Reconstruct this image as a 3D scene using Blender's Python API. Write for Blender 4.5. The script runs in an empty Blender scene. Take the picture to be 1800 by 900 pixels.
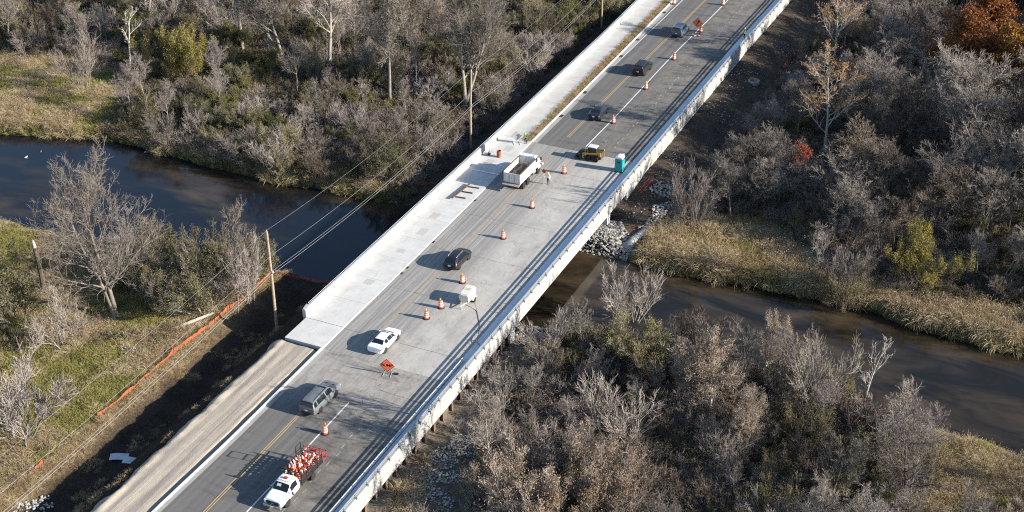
import bpy, bmesh, math, random
import numpy as np
from mathutils import Vector, Matrix
R = math.radians
S = bpy.context.scene
COL = S.collection
random.seed(7)
RNG = np.random.default_rng(11)

# ------------------------------------------------------------------ camera
FPX = 2500.0                                   # focal length in pixels of the 1800 px wide photograph
CAM = np.array([69.70, -111.68, 88.0])
PITCH = math.atan2(1450, FPX)
YAW = math.atan2(1325, FPX*math.cos(PITCH)+1450*math.sin(PITCH))
CF = np.array([-math.sin(YAW)*math.cos(PITCH), math.cos(YAW)*math.cos(PITCH), -math.sin(PITCH)])
CR = np.array([math.cos(YAW), math.sin(YAW), 0.0])
CU = np.cross(CR, CF)
cam_data = bpy.data.cameras.new('camera')
cam_data.sensor_width = 36.0
cam_data.lens = 36.0*FPX/1800.0
cam_data.clip_start = 1.0
cam_data.clip_end = 3000.0
cam = bpy.data.objects.new('camera', cam_data)
cam.matrix_world = Matrix(((CR[0], CU[0], -CF[0], CAM[0]), (CR[1], CU[1], -CF[1], CAM[1]), (CR[2], CU[2], -CF[2], CAM[2]), (0, 0, 0, 1)))
COL.objects.link(cam)
S.camera = cam

# ------------------------------------------------------------------ sky, sun, exposure
SUN_EL = R(21.0)
SUN_AZ = math.atan2(0.37, 3.19)                # from +X towards +Y
world = bpy.data.worlds.new('World')
S.world = world
world.use_nodes = True
wn = world.node_tree
bg = wn.nodes['Background']
sky = wn.nodes.new('ShaderNodeTexSky')
sky.sky_type = 'NISHITA'
sky.sun_disc = False
sky.sun_elevation = SUN_EL
sky.sun_rotation = math.pi/2 - SUN_AZ
sky.altitude = 200
sky.air_density = 1.0
sky.dust_density = 0.25
sky.ozone_density = 2.2
wn.links.new(sky.outputs[0], bg.inputs[0])
bg.inputs[1].default_value = 0.095
sun_data = bpy.data.lights.new('sun', 'SUN')
sun_data.energy = 5.0
sun_data.angle = R(0.53)
sun_data.color = (1.0, 0.93, 0.83)
sun = bpy.data.objects.new('sun', sun_data)
sd = Vector((math.cos(SUN_AZ)*math.cos(SUN_EL), math.sin(SUN_AZ)*math.cos(SUN_EL), math.sin(SUN_EL)))
sun.rotation_euler = (-sd).to_track_quat('-Z', 'Y').to_euler()
sun.location = sd*300
COL.objects.link(sun)
S.view_settings.view_transform = 'Standard'
S.view_settings.look = 'None'
S.view_settings.gamma = 1.0
S.view_settings.exposure = 1.3
S.render.engine = 'CYCLES'
S.cycles.use_denoising = False
S.cycles.filter_width = 1.15
S.cycles.max_bounces = 5
S.cycles.diffuse_bounces = 2
S.cycles.transparent_max_bounces = 6

# ------------------------------------------------------------------ helpers
def un(px, py, z=0.0):
    d = CF + CR*(px-900)/FPX - CU*(py-450)/FPX
    return CAM + d*((z-CAM[2])/d[2])
def pr(P):
    v = np.atleast_2d(np.asarray(P, float)) - CAM
    Z = v@CF
    return np.stack([900+FPX*(v@CR)/Z, 450-FPX*(v@CU)/Z], 1)
def inpoly(pts, poly):
    x, y = pts[:, 0], pts[:, 1]
    c = np.zeros(len(pts), bool)
    n = len(poly)
    for i in range(n):
        x0, y0 = poly[i]; x1, y1 = poly[(i+1) % n]
        if y0 == y1: continue
        m = ((y0 > y) != (y1 > y)) & (x < (x1-x0)*(y-y0)/(y1-y0)+x0)
        c ^= m
    return c
def sstep(a, b, x):
    t = np.clip((x-a)/(b-a), 0, 1)
    return t*t*(3-2*t)
_perm = np.random.default_rng(3).random((256, 256))
def vnoise(x, y, s):
    x = np.asarray(x, float)/s; y = np.asarray(y, float)/s
    xi = np.floor(x).astype(int); yi = np.floor(y).astype(int)
    fx = x-xi; fy = y-yi
    fx = fx*fx*(3-2*fx); fy = fy*fy*(3-2*fy)
    g = lambda a, b: _perm[a & 255, b & 255]
    return (g(xi, yi)*(1-fx)+g(xi+1, yi)*fx)*(1-fy)+(g(xi, yi+1)*(1-fx)+g(xi+1, yi+1)*fx)*fy

def tag(o, label=None, cat=None, group=None, kind=None):
    if label: o['label'] = label
    if cat: o['category'] = cat
    if group: o['group'] = group
    if kind: o['kind'] = kind
    return o
def empty(name, loc=(0, 0, 0), rz=0.0, label=None, cat=None, group=None):
    o = bpy.data.objects.new(name, None)
    o.location = loc; o.rotation_euler = (0, 0, rz)
    o.empty_display_size = 0.3
    COL.objects.link(o)
    return tag(o, label, cat, group)
def link(name, me, parent=None, loc=None, rz=None):
    o = bpy.data.objects.new(name, me)
    COL.objects.link(o)
    if parent is not None: o.parent = parent
    if loc is not None: o.location = loc
    if rz is not None: o.rotation_euler = (0, 0, rz)
    return o
def copy_tree(o, parent=None, loc=None, rz=None, scale=None):
    c = o.copy(); COL.objects.link(c)
    c.parent = parent
    if loc is not None: c.location = loc
    if rz is not None: c.rotation_euler = (0, 0, rz)
    if scale is not None: c.scale = scale
    for ch in o.children: copy_tree(ch, c)
    return c

# fast mesh from numpy arrays (quads and/or tris)
def np_mesh(name, verts, quads=None, tris=None, mats=(), qm=None, tm=None, smooth=False):
    me = bpy.data.meshes.new(name)
    verts = np.asarray(verts, np.float32).reshape(-1, 3)
    nq = 0 if quads is None else len(quads)
    nt = 0 if tris is None else len(tris)
    me.vertices.add(len(verts)); me.vertices.foreach_set('co', verts.ravel())
    loops = []
    if nq: loops.append(np.asarray(quads, np.int32).ravel())
    if nt: loops.append(np.asarray(tris, np.int32).ravel())
    lp = np.concatenate(loops)
    me.loops.add(len(lp)); me.loops.foreach_set('vertex_index', lp)
    me.polygons.add(nq+nt)
    st = np.concatenate([np.arange(nq)*4, nq*4+np.arange(nt)*3]).astype(np.int32)
    me.polygons.foreach_set('loop_start', st)
    mi = np.zeros(nq+nt, np.int32)
    if qm is not None: mi[:nq] = qm
    if tm is not None: mi[nq:] = tm
    me.polygons.foreach_set('material_index', mi)
    if smooth: me.polygons.foreach_set('use_smooth', np.ones(nq+nt, bool))
    me.update(calc_edges=True)
    for m in mats: me.materials.append(m)
    return me

class MB:
    """collects shapes, builds one mesh object"""
    def __init__(s): s.v = []; s.f = []; s.mi = []; s.m = 0; s.sm = []; s.smooth = False
    def add(s, vs, fs):
        b = len(s.v); s.v += [tuple(map(float, v)) for v in vs]
        for f in fs:
            s.f.append(tuple(b+i for i in f)); s.mi.append(s.m); s.sm.append(s.smooth)
        return s
    def hexa(s, p):   # 8 points: bottom 4 (ccw), top 4
        return s.add(p, [(3, 2, 1, 0), (4, 5, 6, 7), (0, 1, 5, 4), (1, 2, 6, 5), (2, 3, 7, 6), (3, 0, 4, 7)])
    def box(s, c, d, rz=0.0, top=1.0, topy=None):
        hx, hy, hz = d[0]/2, d[1]/2, d[2]/2
        ty = top if topy is None else topy
        P = [(-hx, -hy, -hz), (hx, -hy, -hz), (hx, hy, -hz), (-hx, hy, -hz), (-hx*top, -hy*ty, hz), (hx*top, -hy*ty, hz), (hx*top, hy*ty, hz), (-hx*top, hy*ty, hz)]
        ca, sa = math.cos(rz), math.sin(rz)
        return s.hexa([(c[0]+x*ca-y*sa, c[1]+x*sa+y*ca, c[2]+z) for x, y, z in P])
    def bb(s, x0, x1, y0, y1, z0, z1):
        return s.box(((x0+x1)/2, (y0+y1)/2, (z0+z1)/2), (x1-x0, y1-y0, z1-z0))
    def rbox(s, c, d, r=0.05, n=3):     # box with rounded vertical edges + chamfered top
        hx, hy, hz = d[0]/2, d[1]/2, d[2]/2
        def ring(ins, z):
            P = []
            for (sx, sy, a0) in ((1, 1, 0), (-1, 1, 90), (-1, -1, 180), (1, -1, 270)):
                for k in range(n+1):
                    a = R(a0+90*k/n)
                    P.append((c[0]+sx*(hx-r)+(r-ins)*math.cos(a), c[1]+sy*(hy-r)+(r-ins)*math.sin(a), c[2]+z))
            return P
        q = r*0.5
        return s.rings([ring(q, -hz), ring(0, -hz+q), ring(0, hz-q), ring(q, hz)])
    def rings(s, rs, cap=True, closed=True):
        n = len(rs[0]); V = [p for r in rs for p in r]; F = []
        for i in range(len(rs)-1):
            for j in range(n if closed else n-1):
                F.append((i*n+j, i*n+(j+1) % n, (i+1)*n+(j+1) % n, (i+1)*n+j))
        if cap:
            F.append(tuple(range(n-1, -1, -1))); F.append(tuple((len(rs)-1)*n+j for j in range(n)))
        return s.add(V, F)
    def tube(s, p0, p1, r0, r1=None, n=8, cap=True):
        return s.path([p0, p1], [r0, r0 if r1 is None else r1], n, cap)
    def path(s, pts, rad, n=6, cap=True):
        pts = [Vector(p) for p in pts]
        if not hasattr(rad, '__len__'): rad = [rad]*len(pts)
        rs = []; u = None
        for i, p in enumerate(pts):
            d = (pts[min(i+1, len(pts)-1)]-pts[max(i-1, 0)]).normalized()
            if u is None:
                a = Vector((0, 0, 1)) if abs(d.z) < 0.9 else Vector((1, 0, 0))
                u = d.cross(a).normalized()
            else:
                u = (u-d*u.dot(d)).normalized()
            v = d.cross(u)
            rs.append([p+rad[i]*(math.cos(2*math.pi*k/n)*u+math.sin(2*math.pi*k/n)*v) for k in range(n)])
        return s.rings(rs, cap)
    def lathe(s, prof, n=16, c=(0, 0, 0), cap=True):
        return s.rings([[(c[0]+r*math.cos(2*math.pi*k/n), c[1]+r*math.sin(2*math.pi*k/n), c[2]+z) for k in range(n)] for r, z in prof], cap)
    def prism(s, poly, x0, x1, axis=0):   # polygon in the plane across the axis
        if axis == 0: P = lambda a, q: (a, q[0], q[1])
        elif axis == 1: P = lambda a, q: (q[0], a, q[1])
        else: P = lambda a, q: (q[0], q[1], a)
        return s.rings([[P(x0, q) for q in poly], [P(x1, q) for q in poly]])
    def build(s, name, mats, parent=None, loc=None, rz=None, bevel=0):
        me = s.mesh(name, mats)
        o = link(name, me, parent, loc, rz)
        if bevel:
            b = o.modifiers.new('bevel', 'BEVEL'); b.width = bevel; b.segments = 2; b.limit_method = 'ANGLE'; b.angle_limit = R(40)
        return o
    def mesh(s, name, mats):
        me = bpy.data.meshes.new(name)
        me.from_pydata(s.v, [], s.f)
        for m in (mats if isinstance(mats, (list, tuple)) else [mats]): me.materials.append(m)
        me.polygons.foreach_set('material_index', s.mi)
        me.polygons.foreach_set('use_smooth', s.sm)
        bm = bmesh.new(); bm.from_mesh(me)
        bmesh.ops.recalc_face_normals(bm, faces=bm.faces)
        bm.to_mesh(me); bm.free()
        return me

# ------------------------------------------------------------------ materials
class NT:
    def __init__(s, name):
        s.m = bpy.data.materials.new(name); s.m.use_nodes = True
        s.t = s.m.node_tree; s.b = s.t.nodes['Principled BSDF']
    def n(s, typ, **kw):
        nd = s.t.nodes.new(typ)
        for k, v in kw.items():
            if k in nd.inputs: nd.inputs[k].default_value = v
            else: setattr(nd, k, v)
        return nd
    def l(s, a, b): s.t.links.new(a, b)
    def pos(s, scale=(1, 1, 1), loc=(0, 0, 0)):
        g = s.n('ShaderNodeNewGeometry'); m = s.n('ShaderNodeMapping')
        m.inputs['Scale'].default_value = scale; m.inputs['Location'].default_value = loc
        s.l(g.outputs['Position'], m.inputs['Vector']); return m.outputs[0]
    def objc(s, scale=(1, 1, 1)):
        g = s.n('ShaderNodeTexCoord'); m = s.n('ShaderNodeMapping'); m.inputs['Scale'].default_value = scale
        s.l(g.outputs['Object'], m.inputs['Vector']); return m.outputs[0]
    def noise(s, vec, scale, detail=4, rough=0.6, dist=0.0):
        t = s.n('ShaderNodeTexNoise'); t.inputs['Scale'].default_value = scale; t.inputs['Detail'].default_value = detail
        t.inputs['Roughness'].default_value = rough; t.inputs['Distortion'].default_value = dist
        s.l(vec, t.inputs['Vector']); return t.outputs['Fac']
    def ramp(s, fac, a, b, ca=0.0, cb=1.0):
        m = s.n('ShaderNodeMapRange'); m.inputs['From Min'].default_value = a; m.inputs['From Max'].default_value = b
        m.inputs['To Min'].default_value = ca; m.inputs['To Max'].default_value = cb
        s.l(fac, m.inputs['Value']); return m.outputs[0]
    def math(s, op, a, b=None):
        m = s.n('ShaderNodeMath', operation=op)
        for i, x in enumerate((a, b)):
            if x is None: continue
            if isinstance(x, (int, float)): m.inputs[i].default_value = x
            else: s.l(x, m.inputs[i])
        return m.outputs[0]
    def mix(s, fac, a, b, blend='MIX'):
        m = s.n('ShaderNodeMix', data_type='RGBA', blend_type=blend)
        for k, x in ((0, fac), (6, a), (7, b)):
            if isinstance(x, (int, float)): m.inputs[k].default_value = x
            elif isinstance(x, tuple): m.inputs[k].default_value = (*x, 1) if len(x) == 3 else x
            else: s.l(x, m.inputs[k])
        return m.outputs[2]
    def sep(s, vec):
        m = s.n('ShaderNodeSeparateXYZ'); s.l(vec, m.inputs[0]); return m.outputs
    def bump(s, h, strength=0.3, dist=0.05):
        b = s.n('ShaderNodeBump'); b.inputs['Strength'].default_value = strength; b.inputs['Distance'].default_value = dist
        s.l(h, b.inputs['Height']); s.l(b.outputs[0], s.b.inputs['Normal'])
    def done(s, col, rough=0.8, spec=0.3, metal=0.0):
        if isinstance(col, tuple): s.b.inputs['Base Color'].default_value = (*col, 1)
        else: s.l(col, s.b.inputs['Base Color'])
        if isinstance(rough, (int, float)): s.b.inputs['Roughness'].default_value = rough
        else: s.l(rough, s.b.inputs['Roughness'])
        s.b.inputs['Specular IOR Level'].default_value = spec
        s.b.inputs['Metallic'].default_value = metal
        return s.m
def mat(name, col, rough=0.6, spec=0.4, metal=0.0, var=0.18, scale=6.0):
    """plain material with a little procedural wear"""
    t = NT(name)
    v = t.objc()
    n = t.ramp(t.noise(v, scale, 5), 0.3, 0.75, 1-var, 1+var*0.5)
    c = t.n('ShaderNodeMix', data_type='RGBA', blend_type='MULTIPLY'); c.inputs[0].default_value = 1
    c.inputs[6].default_value = (*col, 1); t.l(n, c.inputs[7])
    return t.done(c.outputs[2], t.ramp(t.noise(v, scale*2), 0.3, 0.7, max(rough-0.08, 0.02), min(rough+0.08, 1)), spec, metal)
def bark(name, col, var=0.35):
    t = NT(name)
    oi = t.n('ShaderNodeObjectInfo')
    n = t.noise(t.pos((1, 1, 0.4)), 3.0, 4)
    k = t.math('MULTIPLY', t.ramp(n, 0.3, 0.7, 0.65, 1.2), t.ramp(oi.outputs['Random'], 0, 1, 1-var, 1+var*0.7))
    c = t.mix(1.0, col, k, 'MULTIPLY')
    return t.done(c, 0.9, 0.1)
def leafm(name, a, b, trans=0.25):
    t = NT(name)
    oi = t.n('ShaderNodeObjectInfo')
    n = t.noise(t.pos(), 1.3, 3)
    n2 = t.noise(t.pos(), 14.0, 2)
    f = t.math('ADD', t.math('MULTIPLY', n, 0.6), t.math('MULTIPLY', n2, 0.6))
    f = t.math('ADD', f, t.math('MULTIPLY', t.math('SUBTRACT', oi.outputs['Random'], 0.5), 0.6))
    c = t.mix(t.ramp(f, 0.35, 0.85), a, b)
    m = t.done(c, 0.75, 0.15)
    if trans:
        tr = t.n('ShaderNodeBsdfTranslucent'); t.l(c, tr.inputs[0])
        mx = t.n('ShaderNodeMixShader'); mx.inputs[0].default_value = trans
        out = t.t.nodes['Material Output']
        t.l(t.b.outputs[0], mx.inputs[1]); t.l(tr.outputs[0], mx.inputs[2]); t.l(mx.outputs[0], out.inputs[0])
    return m

# ------------------------------------------------------------------ terrain
WATER_Z = -4.0
NX = [-170, -110, -82, -69.5, -60, -49.3, -38, -28, -16, 0, 15.7, 25, 34, 46, 56, 67, 90, 140]
NY = [18, 27, 33.3, 37.6, 37.9, 37.2, 36.6, 37.1, 38.4, 38.2, 37.7, 37.3, 37.6, 38.3, 36.8, 35.9, 33, 28]
SX = [-170, -110, -62, -52.7, -40, -32.7, -19, -13.4, 0, 15.7, 30, 44, 54, 63.5, 69, 90, 140]
SY = [-12, 4, 11.2, 11.4, 11.8, 12.7, 16.2, 16.7, 17.5, 18.3, 20.0, 18.6, 16.2, 15.6, 16.2, 13, 9]
def north_edge(x): return np.interp(x, NX, NY)+(vnoise(x, x*0+5, 3.3)-0.5)*1.3+(vnoise(x, x*0+9, 9)-0.5)*1.2
def south_edge(x): return np.interp(x, SX, SY)+(vnoise(x, x*0+25, 3.1)-0.5)*1.3+(vnoise(x, x*0+39, 9)-0.5)*1.2
def river_d(x, y):
    """metres outside the river (negative in the water)"""
    return np.maximum(y-north_edge(x), south_edge(x)-y)
def ground_z(x, y):
    x = np.asarray(x, float); y = np.asarray(y, float)
    base = -2.75+(vnoise(x, y, 9)-0.5)*0.5+(vnoise(x+50, y, 3.2)-0.5)*0.22+(vnoise(x, y+70, 1.3)-0.5)*0.1
    base = base+0.6*(1-sstep(12, 24, x))*(x > 0)*(1-sstep(8, 15, y))
    base = base+1.25*(1-sstep(13.5, 19, x))*(x > 0)*sstep(44, 58, y)
    base = base-(1.2-0.5*sstep(-5, -35, y))*sstep(-20.6, -17.8, x)*(1-sstep(-14.5, -11, x))*(1-sstep(8, 14, y))
    e = np.maximum(1-sstep(5, 12, y), sstep(45, 53, y))
    prof = sstep(-14.8, -9.6, x)*(1-sstep(10.6, 12.2, x))
    z = base+(-0.45-base)*e*prof
    z = z-0.8*np.exp(-((x-16.9)**2/1.8+(y-39.6)**2/3.2))
    d = river_d(x, y)
    bank = sstep(-0.4, 1.9, d)
    zb = -4.35-0.6*sstep(0, 5, -d)
    return np.where(d < 2, zb+(z-zb)*bank, z)
def gz(x, y): return float(ground_z(np.array([x]), np.array([y]))[0])
def place(px, py, z0=-2.75, n=4):
    """ground point seen at a pixel of the photograph"""
    z = z0
    for _ in range(n):
        P = un(px, py, z); z = gz(P[0], P[1])
    return np.array([P[0], P[1], z])
def height_to(P, ytop):
    lo, hi = 0.2, 40.0
    for _ in range(30):
        m = (lo+hi)/2
        if pr([P[0], P[1], P[2]+m])[0][1] < ytop: hi = m
        else: lo = m
    return lo

# zones given as outlines in the photograph, looked up for points on the ground
Z_MEADOW_UL = [(-200, 105), (90, 95), (205, 125), (215, 190), (150, 250), (-200, 250)]
Z_BANK_UR = [(1165, 395), (1330, 375), (1430, 440), (1560, 515), (1810, 555), (1950, 640), (1810, 660), (1090, 470), (1100, 440)]
Z_CORNER_LR = [(1560, 735), (1640, 760), (1830, 790), (1900, 930), (1600, 930), (1640, 820)]
Z_TAN_LR = [(640, 930), (780, 760), (850, 780), (830, 930)]
gx = np.arange(-190, 150.1, 1.15); gy = np.concatenate([np.arange(-75, 60, 1.0), np.arange(60, 262, 1.6)])
GX, GY = np.meshgrid(gx, gy)
GZ = ground_z(GX, GY)
def ground_colour(x, y, z):
    px = pr(np.stack([x, y, z], 1))
    c = np.tile(np.array([0.085, 0.066, 0.048]), (len(x), 1))          # leaf litter under the left thicket
    def setc(m, col): c[m] = col
    setc((x > 15), (0.15, 0.098, 0.068))                                # reddish litter right of the bridge
    setc((x > 10) & (y < 20), (0.115, 0.09, 0.066))
    g = vnoise(x, y, 6)
    mead = (x < -20.6) & (y < 14)
    setc(mead, (0.15, 0.145, 0.055))
    setc(mead & (g > 0.55), (0.21, 0.17, 0.085))
    mul = inpoly(px, Z_MEADOW_UL) & (y > 30)
    setc(mul, (0.13, 0.13, 0.05)); setc(mul & (g > 0.5), (0.2, 0.17, 0.07))
    setc(inpoly(px, Z_BANK_UR) & (y > 34), (0.17, 0.13, 0.08))
    setc(inpoly(px, Z_CORNER_LR), (0.19, 0.15, 0.09))
    setc((x > -21) & (x < 0) & (y < 16), (0.042, 0.033, 0.026))          # disturbed soil below the south bank, darkened to deepen its shade
    setc((x > -21.2) & (x < -19.2) & (y < 13), (0.2, 0.145, 0.085))    # straw along the orange fence
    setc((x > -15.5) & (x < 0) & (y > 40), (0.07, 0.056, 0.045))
    setc((x > 10) & (x < 20.8) & (y > 44), (0.075, 0.06, 0.047))        # bare haul strip beside the north parapet, tree shade darkened into its soil
    setc((x > 10) & (x < 21) & (y < 14), (0.17, 0.14, 0.105))           # dry soil below the pile wall
    d = river_d(x, y)
    setc(d < 0.7, (0.05, 0.04, 0.028))
    return c
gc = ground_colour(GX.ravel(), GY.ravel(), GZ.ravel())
gcg = gc.reshape(*GX.shape, 3)
for _ in range(2):                                                       # soften zone borders
    q = gcg.copy()
    q[1:-1, 1:-1] = (gcg[1:-1, 1:-1]*2+gcg[:-2, 1:-1]+gcg[2:, 1:-1]+gcg[1:-1, :-2]+gcg[1:-1, 2:])/6
    gcg = q
def ground_material():
    t = NT('ground_soil')
    a = t.n('ShaderNodeAttribute'); a.attribute_name = 'soil'
    v = t.pos()
    n1 = t.noise(v, 0.5, 5, 0.65); n2 = t.noise(v, 4.0, 5, 0.7); n3 = t.noise(v, 16, 3, 0.6)
    k = t.math('MULTIPLY', t.ramp(n1, 0.3, 0.7, 0.6, 1.35), t.ramp(n2, 0.25, 0.75, 0.45, 1.6))
    c = t.mix(1.0, a.outputs['Color'], k, 'MULTIPLY')
    c = t.mix(t.ramp(n3, 0.62, 0.75, 0, 0.55), c, (0.3, 0.235, 0.16))
    t.bump(t.math('ADD', n2, t.math('MULTIPLY', n3, 0.5)), 0.9, 0.25)
    return t.done(c, 0.95, 0.1)
ny_, nx_ = GX.shape
idx = np.arange(nx_*ny_).reshape(ny_, nx_)
quads = np.stack([idx[:-1, :-1], idx[:-1, 1:], idx[1:, 1:], idx[1:, :-1]], -1).reshape(-1, 4)
me = np_mesh('ground', np.stack([GX, GY, GZ], -1).reshape(-1, 3), quads, mats=[ground_material()], smooth=True)
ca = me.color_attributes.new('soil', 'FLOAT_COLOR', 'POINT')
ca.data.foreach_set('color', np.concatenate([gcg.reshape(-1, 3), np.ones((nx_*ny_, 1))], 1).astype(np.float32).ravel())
ground = tag(link('ground', me), 'brown flood plain soil and leaf litter on both sides of the river', 'ground', kind='structure')

# far ground out to the horizon
mb = MB()
for (x0, x1, y0, y1) in ((-1500, 1500, -1500, -74.2), (-1500, 1500, 258, 1800), (-1500, -189, -74.2, 258), (149, 1500, -74.2, 258)):
    mb.bb(x0, x1, y0, y1, -3.8, -2.85)
tag(mb.build('far_ground', mat('far_soil', (0.10, 0.085, 0.055), 0.95, 0.1, var=0.4, scale=0.05)), 'brown land continuing to the horizon', 'ground', kind='structure')

# ------------------------------------------------------------------ water
def water_material():
    t = NT('river_water')
    v = t.pos((0.45, 1.1, 1)); w = t.pos((1, 1, 1))
    n = t.noise(v, 0.16, 5, 0.6, 0.6)
    n2 = t.noise(v, 0.7, 4, 0.65, 0.4)
    X, Y, Z = t.sep(t.pos())
    c = t.mix(t.ramp(n, 0.42, 0.66), (0.011, 0.0095, 0.007), (0.060, 0.042, 0.024))
    c = t.mix(t.ramp(n2, 0.52, 0.72, 0, 0.75), c, (0.011, 0.010, 0.008))
    sky_tint = t.math('MULTIPLY', t.ramp(X, 10, -12), t.ramp(t.noise(v, 0.09, 3), 0.62, 0.5))  # dark blue in the left-hand base colour mimics reflected sky
    c = t.mix(sky_tint, c, (0.006, 0.008, 0.012))
    t.bump(t.noise(t.pos((1, 1.8, 1)), 1.6, 3, 0.5), 0.05, 0.1)
    t.b.inputs['IOR'].default_value = 1.33
    return t.done(c, 0.05, 0.5)
wx = np.arange(-190, 150.1, 1.15)
yn = north_edge(wx)+1.6; ys = south_edge(wx)-1.6
V = np.concatenate([np.stack([wx, ys, wx*0+WATER_Z], 1), np.stack([wx, yn, wx*0+WATER_Z], 1)])
n = len(wx); i = np.arange(n-1)
me = np_mesh('river', V, np.stack([i, i+1, n+i+1, n+i], 1), mats=[water_material()])
tag(link('river', me), 'dark shallow river running under the bridge', 'river', kind='structure')

# ------------------------------------------------------------------ road materials
def asphalt_material():
    t = NT('asphalt')
    X, Y, Z = t.sep(t.pos())
    long = t.noise(t.pos((1.6, 0.035, 1)), 1.0, 4, 0.6)           # wheel-path streaks
    lon2 = t.noise(t.pos((5.0, 0.09, 1)), 1.0, 4, 0.65)
    big = t.noise(t.pos(), 0.22, 5, 0.6, 0.5)
    mid = t.noise(t.pos((1, 0.6, 1)), 1.1, 6, 0.7, 0.8)
    fine = t.noise(t.pos(), 22, 3, 0.7)
    base = t.mix(t.ramp(long, 0.3, 0.7), (0.088, 0.084, 0.079), (0.155, 0.148, 0.138))
    # closed lanes on the right are darker and dirtier
    clos = t.ramp(X, 3.4, 4.6)
    dirt = t.math('MULTIPLY', clos, t.ramp(t.math('ADD', mid, t.math('MULTIPLY', big, 0.7)), 0.62, 1.05))
    base = t.mix(t.math('MULTIPLY', clos, t.ramp(lon2, 0.3, 0.7, 0.1, 0.75)), base, (0.058, 0.055, 0.051))
    base = t.mix(t.math('MULTIPLY', dirt, 0.9), base, (0.22, 0.195, 0.165))
    # pale dust carried off the deck, fading with distance from both deck ends
    south = t.math('MULTIPLY', t.ramp(Y, -13.5, -6.0), t.ramp(Y, -1.0, -0.9, 1, 0))
    ds = t.math('MULTIPLY', south, t.ramp(t.math('ADD', mid, t.math('MULTIPLY', lon2, 0.5)), 0.35, 0.85))
    base = t.mix(t.math('MULTIPLY', ds, 0.95), base, (0.33, 0.305, 0.27))
    # dark arcs, then dark streaks across the lanes, stronger towards the right
    arc = t.noise(t.pos((1.0, 0.5, 1), (2, 8, 0)), 0.5, 3, 0.5, 3.5)
    arcm = t.math('MULTIPLY', t.math('MULTIPLY', t.ramp(t.math('ABSOLUTE', t.math('SUBTRACT', arc, 0.5)), 0.0, 0.016, 1, 0), clos), t.ramp(mid, 0.4, 0.55, 0, 0.8))
    base = t.mix(arcm, base, (0.035, 0.033, 0.031))
    st = t.math('MULTIPLY', t.ramp(t.noise(t.pos((0.25, 1.0, 1), (3, 9, 0)), 0.45, 5, 0.65, 1.5), 0.53, 0.66), t.ramp(X, -5, 6, 0.25, 0.95))
    base = t.mix(t.math('MULTIPLY', st, 0.75), base, (0.038, 0.036, 0.034))
    base = t.mix(t.ramp(fine, 0.35, 0.75, 0, 0.22), base, (0.2, 0.195, 0.185))
    t.bump(fine, 0.25, 0.02)
    return t.done(base, 0.88, 0.25)
def deck_material():
    t = NT('deck_concrete')
    X, Y, Z = t.sep(t.pos())
    long = t.noise(t.pos((0.9, 0.03, 1)), 1.0, 5, 0.6)
    lon2 = t.noise(t.pos((3.6, 0.05, 1)), 1.0, 4, 0.7)
    mid = t.noise(t.pos((1, 0.7, 1)), 0.8, 6, 0.7, 0.7)
    cross = t.noise(t.pos((0.12, 2.2, 1)), 1.0, 4, 0.7)
    fine = t.noise(t.pos(), 18, 4, 0.7)
    base = t.mix(t.ramp(t.math('ADD', long, t.math('MULTIPLY', mid, 0.5)), 0.5, 1.0), (0.235, 0.223, 0.204), (0.375, 0.353, 0.32))
    base = t.mix(t.math('MULTIPLY', t.ramp(X, 4.5, 1.5), t.ramp(lon2, 0.40, 0.60, 0, 0.85)), base, (0.15, 0.145, 0.138))   # rubber in the open lanes
    base = t.mix(t.math('MULTIPLY', t.ramp(cross, 0.5, 0.75, 0, 0.35), t.ramp(X, 3, 6)), base, (0.42, 0.4, 0.365))
    blot = t.noise(t.pos((1.0, 0.55, 1), (7, 2, 0)), 0.7, 6, 0.75, 1.6)
    base = t.mix(t.math('MULTIPLY', t.ramp(blot, 0.56, 0.68, 0, 0.65), t.ramp(X, 1, 8, 0.25, 1.0)), base, (0.145, 0.122, 0.098))
    base = t.mix(t.math('MULTIPLY', t.ramp(X, 3.2, 5.5), t.ramp(t.noise(t.pos((1, 0.8, 1), (4, 1, 0)), 0.35, 6, 0.7, 0.8), 0.35, 0.6, 0, 0.8)), base, (0.43, 0.405, 0.365))
    arc = t.noise(t.pos((1.0, 0.45, 1), (11, 5, 0)), 0.55, 3, 0.5, 3.5)
    arcm = t.math('MULTIPLY', t.ramp(t.math('ABSOLUTE', t.math('SUBTRACT', arc, 0.5)), 0.0, 0.014, 1, 0), t.ramp(mid, 0.42, 0.56, 0, 0.75))
    base = t.mix(arcm, base, (0.13, 0.12, 0.108))
    speck = t.noise(t.pos(), 5.5, 4, 0.8)
    edge = t.ramp(X, 6.5, 10.8)
    base = t.mix(t.math('MULTIPLY', t.ramp(speck, 0.6, 0.68), t.math('MULTIPLY', edge, 0.85)), base, (0.075, 0.055, 0.04))    # crumbs of soil along the parapet
    base = t.mix(t.ramp(fine, 0.4, 0.8, 0, 0.25), base, (0.4, 0.385, 0.36))
    t.bump(fine, 0.15, 0.02)
    return t.done(base, 0.85, 0.25)
def concrete(name, a, b, stain=(0.25, 0.22, 0.18), amt=0.4, streak=(1, 1, 0.25)):
    t = NT(name)
    n = t.noise(t.pos(), 0.5, 5, 0.6); m = t.noise(t.pos(streak), 1.7, 6, 0.7, 0.6); f = t.noise(t.pos(), 15, 3, 0.7)
    c = t.mix(t.ramp(n, 0.3, 0.7), a, b)
    c = t.mix(t.ramp(m, 0.56, 0.72, 0, amt), c, stain)
    c = t.mix(t.ramp(f, 0.45, 0.8, 0, 0.25), c, tuple(x*0.8 for x in a))
    t.bump(f, 0.12, 0.02)
    return t.done(c, 0.85, 0.25)
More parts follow.
